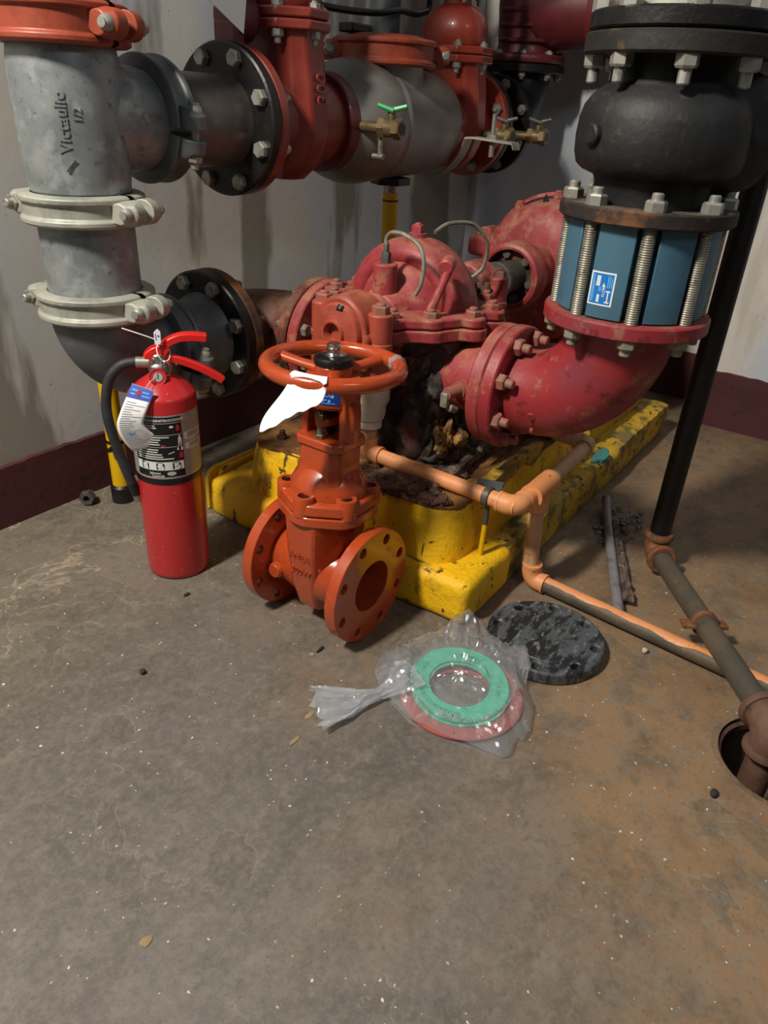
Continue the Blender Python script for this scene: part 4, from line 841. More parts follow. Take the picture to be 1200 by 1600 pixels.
m = MB(); m.rev([(.08,0),(.125,0),(.128,.003),(.128,.020),(.125,.024),(.10,.028),(.094,.05),(.098,.10),(.104,.16),(.100,.24),(.09,.34),(.085,.5)], (XE,YT,1.039), n=48); ob('body', m, M['dark_red'], av, sm=60)
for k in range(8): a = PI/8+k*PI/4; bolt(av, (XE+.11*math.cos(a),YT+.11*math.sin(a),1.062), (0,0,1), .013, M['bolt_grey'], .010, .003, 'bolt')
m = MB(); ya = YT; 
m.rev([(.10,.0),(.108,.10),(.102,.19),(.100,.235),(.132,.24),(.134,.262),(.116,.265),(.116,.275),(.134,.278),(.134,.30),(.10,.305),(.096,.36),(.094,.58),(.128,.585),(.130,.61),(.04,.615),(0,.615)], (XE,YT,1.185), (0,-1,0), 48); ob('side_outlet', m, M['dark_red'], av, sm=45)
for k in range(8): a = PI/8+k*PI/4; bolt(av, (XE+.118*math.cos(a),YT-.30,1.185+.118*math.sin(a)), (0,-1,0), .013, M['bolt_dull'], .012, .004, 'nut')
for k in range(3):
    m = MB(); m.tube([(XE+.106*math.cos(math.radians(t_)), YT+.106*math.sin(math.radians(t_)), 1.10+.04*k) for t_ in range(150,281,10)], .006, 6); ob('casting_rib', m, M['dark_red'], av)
# ball valves on the upper line
def ballvalve(p, label, grp, handle):
    x, y, z = p; t = thing('ball_valve', (x,y-.09,z-.02), label, 'ball valve')
    m = MB(); m.cyl((x,y,z),(x,y-.07,z),.0125,n=14); ob('nipple', m, M['brass'], t)
    bolt(t, (x,y-.055,z), (0,-1,0), .023, M['brass'], .018, 0, 'hex_end'); bolt(t, (x,y-.095,z), (0,-1,0), .023, M['brass'], .018, 0, 'hex_end', rot=.4)
    m = MB(); m.cyl((x,y-.070,z),(x,y-.098,z),.019,n=20); m.cyl((x,y-.084,z),(x,y-.084,z+.036),.010,n=12); ob('body', m, M['brass'], t)
    m = MB(); m.cyl((x,y-.1125,z),(x,y-.1135,z),.013,n=16); ob('bore', m, M['black_iron'], t)
    m = MB(); m.tube([(x-.022,y-.10+.04,z+.046),(x-.008,y-.092,z+.036),(x,y-.084,z+.034),(x+.008,y-.076,z+.036),(x+.022,y-.11,z+.046)], [.005,.006,.006,.006,.005], 8)
    ob('wing_handle', m, handle, t); return t
b1 = ballvalve((1.545,YT-.105,.860), 'small brass ball valve with green wing handle beside the silver valve', '', M['green_handle'])
m = MB(); m.cyl((1.545,YT-.16,.86),(1.545,YT-.16,.80),.006,n=10); m.cyl((1.545,YT-.17,.80),(1.545,YT-.14,.80),.006,n=8); ob('lower_stem', m, M['stud'], b1)
ballvalve((2.115,YT-.10,.842), 'left one of the two brass ball valves in front of the brighter red gate valve', '', M['bolt_dark'])
ballvalve((2.245,YT-.145,.842), 'right one of the two brass ball valves, beside the black corner flange', '', M['bolt_dark'])
# card hanging from first gate valve
m = MB(); q = [(1.122,1.12,1.012),(1.070,1.12,1.20),(.93,1.10,1.20),(1.055,1.105,1.055)]
q = [Vector(p) for p in ((1.105,1.10,1.006),(1.118,1.10,1.075),(1.128,1.10,1.14),(1.02,1.11,1.14),(1.01,1.11,1.075),(1.022,1.108,1.055))]
m.loft([q,[p+Vector((0,.0015,0)) for p in q]]); tag(ob('hanging_card', m, M['tag_grey']), 'pale grey card hanging in front of the dark red gate valve at top', 'card')
# yellow posts
def post(x, y, z1, label, base, sil):
    t = thing('pipe_stand', (x,y,0), label, 'pipe stand')
    m = MB(); m.cyl((x,y,0.03),(x,y,z1),.0215,n=24); ob('post', m, M['yellow_post'], t)
    m = MB(); m.rev([(0,0),(.028,0),(.028,.04),(.023,.046),(0,.046)], (x,y,0), n=24); ob('foot', m, M['black_iron'], t)
    if base: 
        m = MB(); m.cyl((x,y,.16),(x,y,.168),.0225,n=24); ob('band', m, M['black_iron'], t)
        m = MB(); m.cyl((x-.018,y-.012,.153),(x-.035,y-.02,.153),.006,n=8); ob('set_screw', m, M['black_iron'], t)
    if sil:
        m = MB(); m.cyl((x,y,z1-.005),(x,y,z1+.035),.0205,n=20); ob('threaded_stem', m, M['steel'], t)
        m = MB(); m.cyl((x-.005,y,z1+.022),(x-.005,y,z1+.040),.055,.055,6); ob('saddle', m, M['black_iron'], t)
        m = MB(); m.cyl((x,y,z1-.022),(x,y,z1-.018),.0225,n=24); ob('band', m, M['black_iron'], t)
    return t
post(.972, 1.455, .80, 'yellow pipe stand with black foot behind the fire extinguisher', True, False)
post(1.828, YT, .69, 'yellow pipe stand rising behind the pump dome to the silver valve', False, True)
# wall conduit and cable at top
m = MB(); m.cyl((2.10,1.51,0.9),(2.10,1.51,2.4),.045,n=24); tag(ob('wall_conduit', m, M['galv_dark']), 'dark grey vertical conduit on the left wall above the silver valve', 'conduit')
m = MB(); m.tube(smooth_path([(1.6,1.5,1.14),(1.8,1.49,1.122),(1.98,1.46,1.125),(2.08,1.45,1.14),(2.2,1.45,1.145),(2.26,1.46,1.20),(2.28,1.5,1.5)], 8), .009, 10); tag(ob('black_cable', m, M['black_plastic']), 'black cable sagging across the wall above the silver valve', 'cable')
m = MB(); m.box((1.675,1.30,1.056),(1.755,1.345,1.076)); m.cyl((1.755,1.32,1.068),(1.775,1.32,1.068),.010,n=10); tag(ob('junction_box', m, M['black_iron'], bev=.004), 'small dark box on top behind the red cap of the silver valve', 'junction box')
# ---------------------------------------------------------------- new gate valve standing on the floor
GX, GY = .934, .762
gv = thing('new_gate_valve', (GX,GY,0), 'glossy orange-red gate valve with handwheel standing loose on the floor', 'gate valve')
OR = M['orange']; FR = .1143
LEAN = math.radians(2.4)       # the loose valve has rolled slightly on its round flanges
GM = Matrix.Translation((GX,GY,FR))@Matrix.Rotation(LEAN,4,'Y')@Matrix.Translation((-GX,-GY,-FR))
for s in (-1, 1):
    m = MB(); holed_flange(m, (GX, GY+s*.1145, FR), (0,-s,0), FR, .051, .024, .0953, .0098, 8, PI/8); o = ob('flange', m, OR, gv); weld(o)
    b = o.modifiers.new('bevel', 'BEVEL'); b.width = .0015; b.segments = 2; b.limit_method = 'ANGLE'; b.angle_limit = math.radians(50)
    m = MB(); m.rev([(.050,.0),(.060,.0),(.060,.02),(.064,.045),(.070,.07),(.050,.085),(.050,.0)], (GX,GY+s*.1145-s*.022,FR), (0,-s,0), 40); ob('neck', m, OR, gv, sm=50)
    m = MB(); m.rev([(0,.026),(.013,.026),(.016,.022),(.017,0),(0,0)], (GX-.045,GY+s*.072,FR-.012), (-1,0,0), 20); ob('side_boss', m, OR, gv)
    m = MB(); m.rev([(.0503,.0),(.0503,.07)], (GX,GY+s*.112,FR), (0,-s,0), 40); ob('bore_lining', m, OR, gv)
def oct8(hx, hy, fx, fy): return [(-hx,-fy),(-fx,-hy),(fx,-hy),(hx,-fy),(hx,fy),(fx,hy),(-fx,hy),(-hx,fy)]
rows = []
for z, hx, hy, fx, fy in ((.030,.030,.020,.018,.014),(.042,.050,.034,.026,.022),(.10,.070,.048,.034,.026),(.18,.080,.056,.040,.030),(.258,.084,.060,.044,.033)):
    rows.append([(GX+x, GY+y, z) for x, y in oct8(hx,hy,fx,fy)])
m = MB(); m.loft(rows); ob('body', m, OR, gv, bev=.006, seg=3)
lt = lambda p: Vector((GX-.0815+(.145-(p.y+.13))*.12-p.z, GY+.026-p.x, p.y+.13))
ob('cast_lettering', text_mb('300W', .019, .0032, lambda p: Vector((GX-.0733-.10*(p.y)-p.z, GY+.023-p.x, .128+p.y))), OR, gv)
ob('cast_lettering', text_mb('AMEA', .019, .0032, lambda p: Vector((GX-.0770-.10*(p.y)-p.z, GY+.025-p.x, .162+p.y))), OR, gv)
hexo = []
for k in range(6):
    a = math.radians(4+60*k); 
    for d in (-.22,-.08,.08,.22): hexo.append((GX+.0935*math.cos(a+d)*(1 if abs(d) < .1 else .985), GY+.0935*math.sin(a+d)*(1 if abs(d) < .1 else .985)))
m = MB(); m.prism(hexo, .242, .262); ob('body_flange', m, OR, gv, bev=.003)
m = MB(); m.prism(hexo, .264, .286, 1., .97); ob('bonnet_flange', m, OR, gv, bev=.004)
for k in range(6):
    a = math.radians(4+60*k); bx, by = GX+.076*math.cos(a), GY+.076*math.sin(a)
    m = MB(); m.rev([(.0195,.26),(.0195,.294),(.018,.2965),(.0118,.2965),(.0115,.288),(0,.288)], (bx,by,0), n=24); bb = ob('bolt_boss', m, OR, gv)
    m = MB(); m.rev([(0,.2945),(.006,.2945),(.0112,.2935),(.0113,.288)], (bx,by,0), n=20); ob('black_plug', m, M['black_plastic'], bb)
m = MB(); m.rev([(.068,.284),(.069,.290),(.066,.302),(.059,.316),(.050,.327),(.042,.335),(.038,.345),(.0,.345)], (GX,GY,0), n=40, sy=1.1); ob('bonnet', m, OR, gv, sm=60)
m = MB(); m.loft([[(x, y, z) for x, y in octo(hx,hy,.014,GX,GY)] for z, hx, hy in ((.312,.050,.055),(.330,.044,.049),(.345,.0425,.0475),(.380,.042,.047))]); ob('bonnet_neck', m, OR, gv, bev=.004)
m = MB(); m.prism(octo(.046,.054,.014,GX,GY), .376, .392); ob('yoke_base', m, OR, gv, bev=.003)
for s in (-1, 1):
    m = MB(); m.loft([[(GX+x, GY+s*(.036+t)+s*y, z) for x, y in ((-.024,-.004),(.024,-.004),(.024,.010),(.012,.012),(.008,.017),(-.008,.017),(-.012,.012),(-.024,.010))] for z, t in ((.388,.003),(.41,.003),(.44,.002),(.465,-.002))]); ob('yoke_arm', m, OR, gv, bev=.0025)
m = MB(); m.rev([(.016,.450),(.044,.450),(.049,.456),(.050,.470),(.049,.498),(.047,.503),(.016,.503)], (GX,GY,0), n=44); ob('yoke_hub', m, OR, gv)
fnB = lambda p: Vector((GX+(.0502+p.z)*math.cos(math.radians(203)+p.x/.05), GY+(.0502+p.z)*math.sin(math.radians(203)+p.x/.05), .4745+p.y))
nb = ob('nameplate', patch(fnB,-.026,.026,-.0125,.0125,.0004,12), M['navy'], gv, label='dark blue nameplate sticker')
q = text_mb('SCO', .0105, 0, lambda p: fnB(Vector((p.x-.006, p.y+.002, .0008))), bold=.0002)
for (x0,x1,y0,y1) in ((-.008,.004,-.004,-.0025),(-.008,.0,-.0065,-.0053),(-.012,.018,-.0098,-.0088),(.004,.008,-.0102,-.0082)): z = patch(fnB,x0,x1,y0,y1,.0008,3); q.add(z.v, z.f)
for cx_, cy_, r_ in ((.013,.003,.0028),(.008,-.005,.0024)): q.add([fnB(Vector((cx_+r_*math.cos(2*PI*i/12), cy_+r_*math.sin(2*PI*i/12), .0008))) for i in range(12)], [tuple(range(12))])
ob('nameplate_print', q, M['label_lightblue'], nb, sm=0)
m = MB(); pr = [(0,.385)]
for i in range(16): z = .40+.0045*i; pr += [(.0118,z),(.0138,z+.0022)]
pr += [(.012,.475),(.012,.545),(.0,.547)]; m.rev(pr, (GX,GY,0), n=20); ob('stem', m, M['black_iron'], gv, sm=25, label='black greased threaded stem')
m = MB(); m.loft([[(GX+x, GY+y, z) for x, y in [(.040*math.cos(t)*(1 if abs(math.cos(t)) > .5 else .8), .019*math.sin(t)) for t in [2*PI*i/20 for i in range(20)]]] for z in (.415,.429)])
gp = ob('gland_plate', m, OR, gv, bev=.002)
for s in (-1, 1):
    bolt(gp, (GX+s*.031,GY,.428), (0,0,1), .0105, M['brass'], .010, .004, 'gland_nut'); bolt(gp, (GX+s*.031,GY,.391), (0,0,1), .0105, M['brass'], .010, 0, 'gland_nut')
    m = MB(); m.cyl((GX+s*.031,GY,.39),(GX+s*.031,GY,.43),.0055,n=10); ob('gland_stud', m, M['bolt_dull'], gp)
WZ, WR = .509, .115
hw = MB(); hw.tube([(GX+WR*math.cos(2*PI*i/72), GY+WR*math.sin(2*PI*i/72), WZ+.008) for i in range(72)], .0135, 20, closed=True)
wheel = ob('handwheel_rim', hw, OR, gv, sm=80)
for a in (math.radians(222), math.radians(345), math.radians(100)):
    m = MB(); d = Vector((math.cos(a), math.sin(a), 0)); c = Vector((GX,GY,0)); p = d.cross(Vector((0,0,1)))
    rows = []
    for r_, w_, h_, z in ((.020,.014,.010,WZ-.002),(.06,.0105,.008,WZ+.001),(WR-.006,.0115,.009,WZ+.007)): rows.append([c+d*r_+p*(w_*math.cos(t))+Vector((0,0,z+h_*math.sin(t))) for t in [2*PI*i/14 for i in range(14)]])
    m.loft(rows); ob('spoke', m, OR, wheel, sm=60)
m = MB(); m.rev([(.0,.495),(.031,.495),(.033,.503),(.033,.518),(.030,.522),(0,.522)], (GX,GY,0), n=32); ob('wheel_hub', m, OR, gv)
m = MB(); m.rev([(0,.520),(.034,.520),(.0355,.523),(.0355,.528),(.033,.533),(.024,.537),(0,.537)], (GX,GY,0), n=36); ob('wheel_nut_cover', m, M['black_plastic'], gv)
m = MB(); m.rev([(0,.533),(.019,.533),(.022,.538),(.018,.5395),(.014,.541),(.014,.547),(.012,.548),(.0135,.550),(.0135,.554),(.011,.556),(0,.556)], (GX,GY,0), n=28); ob('stem_nut', m, M['chrome'], gv)
# clear tape wad on rim
a = math.radians(322); tw = MB(); 
for i in range(9):
    t = a-.07+.14*i/8; 
ring = []
for t in (a-.09, a-.03, a+.03, a+.09):
    c = Vector((GX+WR*math.cos(t), GY+WR*math.sin(t), WZ+.008)); d = Vector((math.cos(t), math.sin(t), 0))
    ring.append([c+(d*math.cos(b_)+Vector((0,0,math.sin(b_))))*(.0148+.002*math.sin(7*b_+t*40)) for b_ in [2*PI*i/20 for i in range(20)]])
tw.loft(ring, caps=False); tw.xf(GM); tp = thing('tape_wrap', (GX+WR*math.cos(a), GY+WR*math.sin(a), WZ), 'scrap of clear tape wrapped round the orange handwheel rim', 'tape'); ob('tape_band', tw, M['bag_neck'], tp, sm=30)
# paper tag with an oval slot folded over the rim
pa = math.radians(199); rc = Vector((math.cos(pa), math.sin(pa), 0)); tg = Vector((-math.sin(pa), math.cos(pa), 0)); up = Vector((0,0,1)); pc = Vector((GX,GY,WZ+.008)); 
def paper_pt(u, v):
    """u across (-1..1 -> tangential), v along in metres: 0 at rim top"""
    ang = u/WR; d = Vector((math.cos(pa+ang), math.sin(pa+ang), 0)); R = .0152
    if v < 0: th = PI/2+min(-v/R, 2.2); ext = 0
    else: th = PI/2-min(v/R, 1.75); ext = max(0, v-1.75*R)
    p = pc+d*(WR+R*math.cos(th))+up*(R*math.sin(th))
    p += (d*.30-up*.95-tg*.30)*ext+d*(.006*math.sin(ext*30+u*16))
    return p
m = MB(); NU, NV = 36, 64; vs = []; fs = []; vmap = {}
V0, V1 = -.026, .118; eu, ev, ec = .0255, .0095, .0185
def uv(i, j):
    u = -.030+.060*i/NU; J0 = 30; VS = .030
    if j <= J0: return u, V0+(VS-V0)*j/J0
    k = (j-J0)/(NV-J0); s = (u+.030)/.060; ln = .078*(1-s)+.010*s+.003*math.sin(s*9)+.0015*math.sin(s*29)
    return u-.010*k*(1-s)*math.sin(k*3), VS+ln*k
keep = {}
for i in range(NU+1):
    for j in range(NV+1):
        u, v = uv(i, j); e = ((u/eu)**2+((v-ec)/ev)**2)
        if .62 < e < 1.45:
            s = 1/math.sqrt(e); u *= s; v = ec+(v-ec)*s
        keep[(i,j)] = e; vmap[(i,j)] = len(vs); vs.append(paper_pt(u, v))
for i in range(NU):
    for j in range(NV):
        q4 = [(i,j),(i+1,j),(i+1,j+1),(i,j+1)]
        if sum(keep[k] for k in q4)/4 < .9: continue
        fs.append(tuple(vmap[k] for k in q4))
m.add(vs, fs); m.xf(GM); po = ob('paper_tag', m, M['paper'], sm=60); so = po.modifiers.new('solid', 'SOLIDIFY'); so.thickness = .0005
tag(po, 'white paper tag with an oval slot hung over the orange handwheel', 'paper tag')
gv.rotation_euler = (0,LEAN,0); gv.location = (GX-FR*math.sin(LEAN), GY, FR-FR*math.cos(LEAN))
# ---------------------------------------------------------------- fire extinguisher
EX, EY = .866, 1.122; ER = .0655; EA = math.atan2(-EY, -EX)
ef = Vector((math.cos(EA), math.sin(EA), 0)); er = Vector((-math.sin(EA), math.cos(EA), 0))     # toward viewer, to the viewer's right
def E(r, z, f=0.): return Vector((EX,EY,0))+er*r+ef*f+Vector((0,0,z))
ex = thing('fire_extinguisher', (EX,EY,0), 'red portable fire extinguisher standing on the floor near the left wall', 'fire extinguisher')
m = MB(); m.rev([(0,.004),(.052,.004),(.060,0),(.0645,.003),(ER,.012),(ER,.398),(.0648,.4025),(.0625,.4060),(.052,.4165),(.040,.427),(.026,.437),(.020,.442),(.020,.448),(0,.448)], (EX,EY,0), n=64); ob('cylinder', m, M['ext_red'], ex, sm=50)
fnL = lambda p: Vector((EX+(ER+p.z)*math.cos(EA+p.x/ER), EY+(ER+p.z)*math.sin(EA+p.x/ER), p.y))
LB0, LB1 = .243, .376
lab = ob('label', patch(fnL,-.110,.084,LB0,LB1,.0004,40), M['label_silver'], ex, label='silver and black instruction label')
ob('label_panel', patch(fnL,-.070,.030,LB0+.004,LB1-.003,.0007,24), M['label_black'], lab)
ob('label_strip', patch(fnL,-.068,.0285,.262,.280,.0010,24), M['print_white'], lab)
m = MB(); m.rev([(ER+.0006,.229),(ER+.0012,.230),(ER+.0012,.241),(ER+.0006,.242)], (EX,EY,0), n=64); ob('black_band', m, M['label_black'], ex)
W = MB(); 
def put(s, size, x, y, bold=.00015):
    q = text_mb(s, size, 0, lambda p: fnL(Vector((x+p.x, y+p.y, .0011))), bold=bold); W.add(q.v, q.f)
def bar(B, x0, x1, y0, y1, z=.0011):
    q = patch(fnL,x0,x1,y0,y1,z,max(1,int((x1-x0)/.006))); B.add(q.v, q.f)
put('INSTRUCTIONS/INSTRUCCIONES', .0068, -.067, .3645, .0002)
for y in (.3605, .336, .311): bar(W, -.068, .029, y, y+.0007)
for i, y in enumerate((.355,.3505,.346,.3415)): bar(W, -.064, -.020+.006*(i % 2)-.004*i, y, y+.0022)
for i, y in enumerate((.331,.326,.321,.316)): bar(W, -.064, (.004,-.012,-.016,-.014)[i], y, y+.0022)
for i, y in enumerate((.305,.300,.295,.290,.2855)): bar(W, -.064, (-.018,-.020,-.012,-.010,.010)[i], y, y+.0021)
put('Johnson', .0068, -.040, .2535); put('Controls', .0068, -.036, .2475)
for k in range(6):
    a0 = -.009+.0028*k; hgt = .0045*math.sqrt(max(.08, 1-((k-2.5)/3)**2)); bar(W, a0+.004, a0+.0058, .2545-hgt, .2545+hgt)
def blob(B, pts, z=.0012): B.add([fnL(Vector((x, y, z))) for x, y in pts], [tuple(range(len(pts)))])
def ell(cx, cy, rx, ry, n=14): return [(cx+rx*math.cos(2*PI*i/n), cy+ry*math.sin(2*PI*i/n)) for i in range(n)]
blob(W, ell(.010,.353,.004,.0025)); blob(W, ell(.024,.3325,.0018,.002)); blob(W, [(.021,.330),(.027,.330),(.0275,.3215),(.0205,.3215)]); blob(W, [(.0205,.3225),(.0235,.3225),(.0225,.3125),(.0205,.3125)]); blob(W, [(.0245,.3225),(.0275,.3225),(.0275,.3125),(.0255,.3125)])
blob(W, [(.018,.309),(.021,.309),(.0205,.303),(.0175,.303)]); blob(W, [(.0255,.309),(.029,.309),(.029,.302),(.0245,.302)]); blob(W, [(.0,.296),(.012,.3),(.012,.3015),(.001,.2985)])
ob('label_print', W, M['print_white'], lab, sm=0)
RD = MB(); blob(RD, [(.0185,.344),(.0255,.344),(.0255,.352),(.0235,.356),(.0205,.356),(.0185,.352)]); blob(RD, ell(-.008,.3145,.005,.0022)); blob(RD, [(.0205,.286),(.0285,.286),(.0285,.296),(.0265,.299),(.0225,.299),(.0205,.296)]); ob('label_red_print', RD, M['print_red'], lab, sm=0)
K = MB()
for x in (-.056,-.025,.006):
    blob(K, [(x,.264),(x+.0155,.264),(x+.0155,.2765),(x,.2765)], .0013)
for x in (-.056,-.024,.006): bar(K, x, x+.012, .2778, .2790, .0013)
ob('pictogram', K, M['label_black'], lab, sm=0)
K = MB(); blob(K, [(-.054,.275),(-.0475,.275),(-.049,.266),(-.052,.266)], .0016); blob(K, [(-.0465,.2655),(-.042,.2655),(-.044,.2735)], .0016)
blob(K, [(-.0205,.2755),(-.016,.2705),(-.0195,.2655),(-.0235,.2700)], .0016); blob(K, ell(-.0125,.2675,.0024,.003), .0016); blob(K, ell(.012,.2725,.003,.0028), .0016); blob(K, ell(.0185,.268,.0025,.0035), .0016); ob('pictogram_shape', K, M['print_white'], lab, sm=0)
K = MB(); bar(K, .034, .080, .322, .337); bar(K, .034, .080, .301, .315); ob('barcode_field', K, M['print_white'], lab, sm=0)
K = MB(); rnd = random.Random(5)
for y0, y1, x in ((.3245,.335,.041),(.3035,.3125,.045)):
    while x < .074: w = rnd.choice((.0006,.001,.0016)); q = patch(fnL,x,x+w,y0,y1,.0015,1); K.add(q.v, q.f); x += w+rnd.choice((.0007,.0012))
for i in range(16):
    y = .248+.0032*i
    if y < .298: bar(K, .034, .078-.01*rnd.random(), y, y+.0008, .0009)
for i in range(6): bar(K, .034, .070-.01*rnd.random(), .341+.0036*i, .3418+.0036*i, .0009)
blob(K, ell(.052,.368,.004,.0035), .0012); ob('fine_print', K, M['print_grey'], lab, sm=0); K = MB()
for i in range(10): bar(K, -.106, -.076-.006*rnd.random(), .26+.010*i, .2612+.010*i, .0009)
ob('side_print', K, M['print_grey'], lab, sm=0)
# head
m = MB(); m.rev([(0,.445),(.021,.445),(.022,.450),(.022,.456),(.017,.459),(.0155,.462),(.0155,.476),(.012,.480),(0,.480)], (EX,EY,0), n=28); ob('valve_head', m, M['steel'], ex)
m = MB(); m.cyl(E(.004,.462,.006), E(-.016,.462,.004), .010, .009, 18); ob('hose_outlet', m, M['steel'], ex)
gz = Vector((0,0,1)); gd = (ef*.94+gz*.33).normalized(); gp_ = E(-.004,.438,.022)
m = MB(); m.rev([(0,0),(.014,0),(.0165,.003),(.0165,.010),(.015,.012),(.0135,.0105),(0,.0105)], gp_, gd, 28); ga = ob('gauge', m, M['print_red'], ex, label='small round pressure gauge')
m = MB(); m.rev([(0,.0112),(.0085,.0112)], gp_, gd, 24); m.rev([(0,.0112),(.0085,.0112)], gp_, gd, 24); ob('gauge_dial', m, M['tag_grey'], ga)
m = MB(); u_ = gd.cross(gz).normalized(); w_ = u_.cross(gd); m.add([gp_+gd*.0118+u_*a+w_*b_ for a, b_ in ((-.0008,-.004),(.0008,-.004),(.0004,.008),(-.0004,.008))], [(0,1,2,3)]); ob('gauge_needle', m, M['label_black'], ga)
def strip(pts, wid, th, r=None):
    """bent sheet lever following (r,z) points, width along ef"""
    rows = []; n = len(pts)
    for i in range(n):
        a = Vector((*pts[max(i-1,0)],0)); b_ = Vector((*pts[min(i+1,n-1)],0)); t = (b_-a).normalized(); nn = Vector((-t.y,t.x,0)); w = wid[i] if hasattr(wid,'__len__') else wid; tt = th[i] if hasattr(th,'__len__') else th
        p = pts[i]
        rows.append([E(p[0]+nn.x*tt*sy, p[1]+nn.y*tt*sy, w*sx) for sx, sy in ((-1,-.5),(1,-.5),(1,.5),(.7,.62),(-.7,.62),(-1,.5))])
    mm = MB(); mm.loft(rows); return mm
H1 = [(-.020,.470),(-.016,.477),(-.006,.484),(.008,.489),(.022,.499),(.042,.5065),(.066,.5075),(.092,.5045)]
ob('carry_handle', strip([tuple(p) for p in [Vector(q)[:2] for q in smooth_path([(a,b_,0) for a,b_ in H1],4)]], .0115, .013), M['handle_red'], ex, bev=.0015)
m = MB(); m.loft([[E(r_,z_,f_) for r_, z_ in ((-.018,.452),(.008,.452),(.010,.470),(.022,.488),(.010,.492),(-.016,.480))] for f_ in (-.0125,-.010)]); m.loft([[E(r_,z_,f_) for r_, z_ in ((-.018,.452),(.008,.452),(.010,.470),(.022,.488),(.010,.492),(-.016,.480))] for f_ in (.010,.0125)]); ob('handle_cheek', m, M['handle_red'], ex)
m = MB(); m.cyl(E(-.010,.468,.0122),E(-.010,.468,.0150),.0042,.0036,14); m.cyl(E(.032,.458,.0088),E(.032,.458,.0096),.0025,.0025,10); ob('rivet', m, M['chrome'], ex)
L1 = [(.004,.470),(.020,.468),(.040,.462),(.060,.4535),(.085,.441),(.108,.426),(.118,.418)]
ob('squeeze_lever', strip([tuple(Vector(q)[:2]) for q in smooth_path([(a,b_,0) for a,b_ in L1],4)], .0090, .013), M['handle_red'], ex, bev=.0015)
m = MB(); pc_ = E(.010,.455,.018)
m.tube([pc_+er*(.0095*math.cos(2*PI*i/28))+gz*(.0125*math.sin(2*PI*i/28))+ef*.004*math.cos(2*PI*i/28) for i in range(28)], .0012, 8, closed=True)
m.tube([pc_+er*(.004+.009*math.cos(2*PI*i/28))+gz*(-.002+.013*math.sin(2*PI*i/28))+ef*(.003-.004*math.cos(2*PI*i/28)) for i in range(28)], .0012, 8, closed=True)
m.tube([E(.018,.447,.020),E(.010,.452,.006),E(-.004,.462,-.012)], .0016, 8); ob('pull_ring', m, M['chrome'], ex, label='chrome wire pull pin ring')
# hose
hp = smooth_path([E(-.024,.462,.004),E(-.045,.463,.002),E(-.070,.456,.0),E(-.092,.432,.0),E(-.103,.395,.002),E(-.105,.355,.004),E(-.099,.310,.006),E(-.089,.262,.008),E(-.079,.222,.010),E(-.075,.205,.010)], 8)
m = MB(); m.tube(hp, .0098, 16); ho = ob('hose', m, M['rubber'], ex, sm=80)
m = MB(); m.cyl(E(-.016,.462,.004),E(-.042,.463,.002),.0108,.0105,20,.001); ob('ferrule', m, M['bolt_grey'], ho)
m = MB(); m.cyl(E(-.0765,.214,.010),E(-.070,.184,.011),.0105,.0090,16); ob('nozzle', m, M['label_black'], ho)
m = MB(); m.cyl(E(-.0705,.187,.011),E(-.0680,.172,.0112),.0092,.0085,16); ob('nozzle_tip', m, M['steel'], ho)
# white pull-tight seal
sl = thing('tamper_seal', E(.0,.47,.016), 'white plastic pull-tight seal looped through the extinguisher pull pin', 'seal')
m = MB(); m.tube(smooth_path([E(.010,.466,.020),E(.004,.474,.022),E(.000,.484,.022),E(-.001,.492,.020),E(.0015,.500,.018)],5), .0011, 8); m.tube(smooth_path([E(.0015,.500,.018),E(.012,.497,.010),E(.022,.486,.006),E(.020,.470,.012),E(.010,.466,.020)],6), .0009, 8); ob('loop', m, M['paper'], sl)
m = MB(); m.tube(smooth_path([E(.010,.503,.014),E(-.012,.514,.018),E(-.035,.524,.02),E(-.058,.533,.02)],5), .0011, 8); ob('tail', m, M['paper'], sl)
q = [(-.003,.500),(.005,.500),(.008,.504),(.0085,.524),(.004,.529),(-.001,.525),(-.0035,.522),(-.0035,.504)]; m = MB(); m.loft([[E(r_,z_,f_) for r_, z_ in q] for f_ in (.017,.0185)]); fg = ob('flag', m, M['paper'], sl)
m = MB(); m.add([E(r_,z_,.0188) for r_, z_ in ell(.0045,.5155,.0017,.0022)], [tuple(range(14))]); m.add([E(r_,z_,.0188) for r_, z_ in ((-.001,.508),(.0005,.508),(.0005,.520),(-.001,.520))], [(0,1,2,3)]); ob('flag_print', m, M['tag_blue'], fg, sm=0)
# inspection tag curling on the hose side
it = thing('inspection_tag', E(-.045,.35,.05), 'curled white inspection tag with blue header hanging on the extinguisher', 'tag')
def tagpt(u, v):
    """u 0..1 across, v 0..1 down the strip"""
    cx_ = -.032-.016*v-.026*math.sin(v*PI*.62)+.055*max(0, v-.5)**1.5*1.7
    z = .431-.118*v
    f = .050+.016*math.sin(v*PI)+.004
    wv = .040+.012*v
    ang = -.42*(1-v)+.10
    r_ = cx_+(u-.5)*wv*math.cos(ang)+.022*max(0, v-.55)*(u)*1.8
    zz = z+(u-.5)*wv*math.sin(ang)*1.0-.010*max(0,v-.6)*(1-u)
    return E(r_, zz, f+.014*(u-.5)*(1-2*v)+.010*max(0, v-.6)*(u-.3))
def tagpatch(u0, u1, v0, v1, off=0., nu=8, nv=24):
    mm = MB(); vs = []; fs = []
    for i in range(nu+1):
        for j in range(nv+1):
            vs.append(tagpt(u0+(u1-u0)*i/nu, v0+(v1-v0)*j/nv)+ef*off+er*(-off*.3))
    for i in range(nu):
        for j in range(nv): k = i*(nv+1)+j; fs.append((k,k+1,k+nv+2,k+nv+1))
    return mm.add(vs, fs)
o = ob('tag_sheet', tagpatch(0,1,0,1), M['paper'], it, sm=60); so = o.modifiers.new('solid','SOLIDIFY'); so.thickness = .0006; so.offset = 0
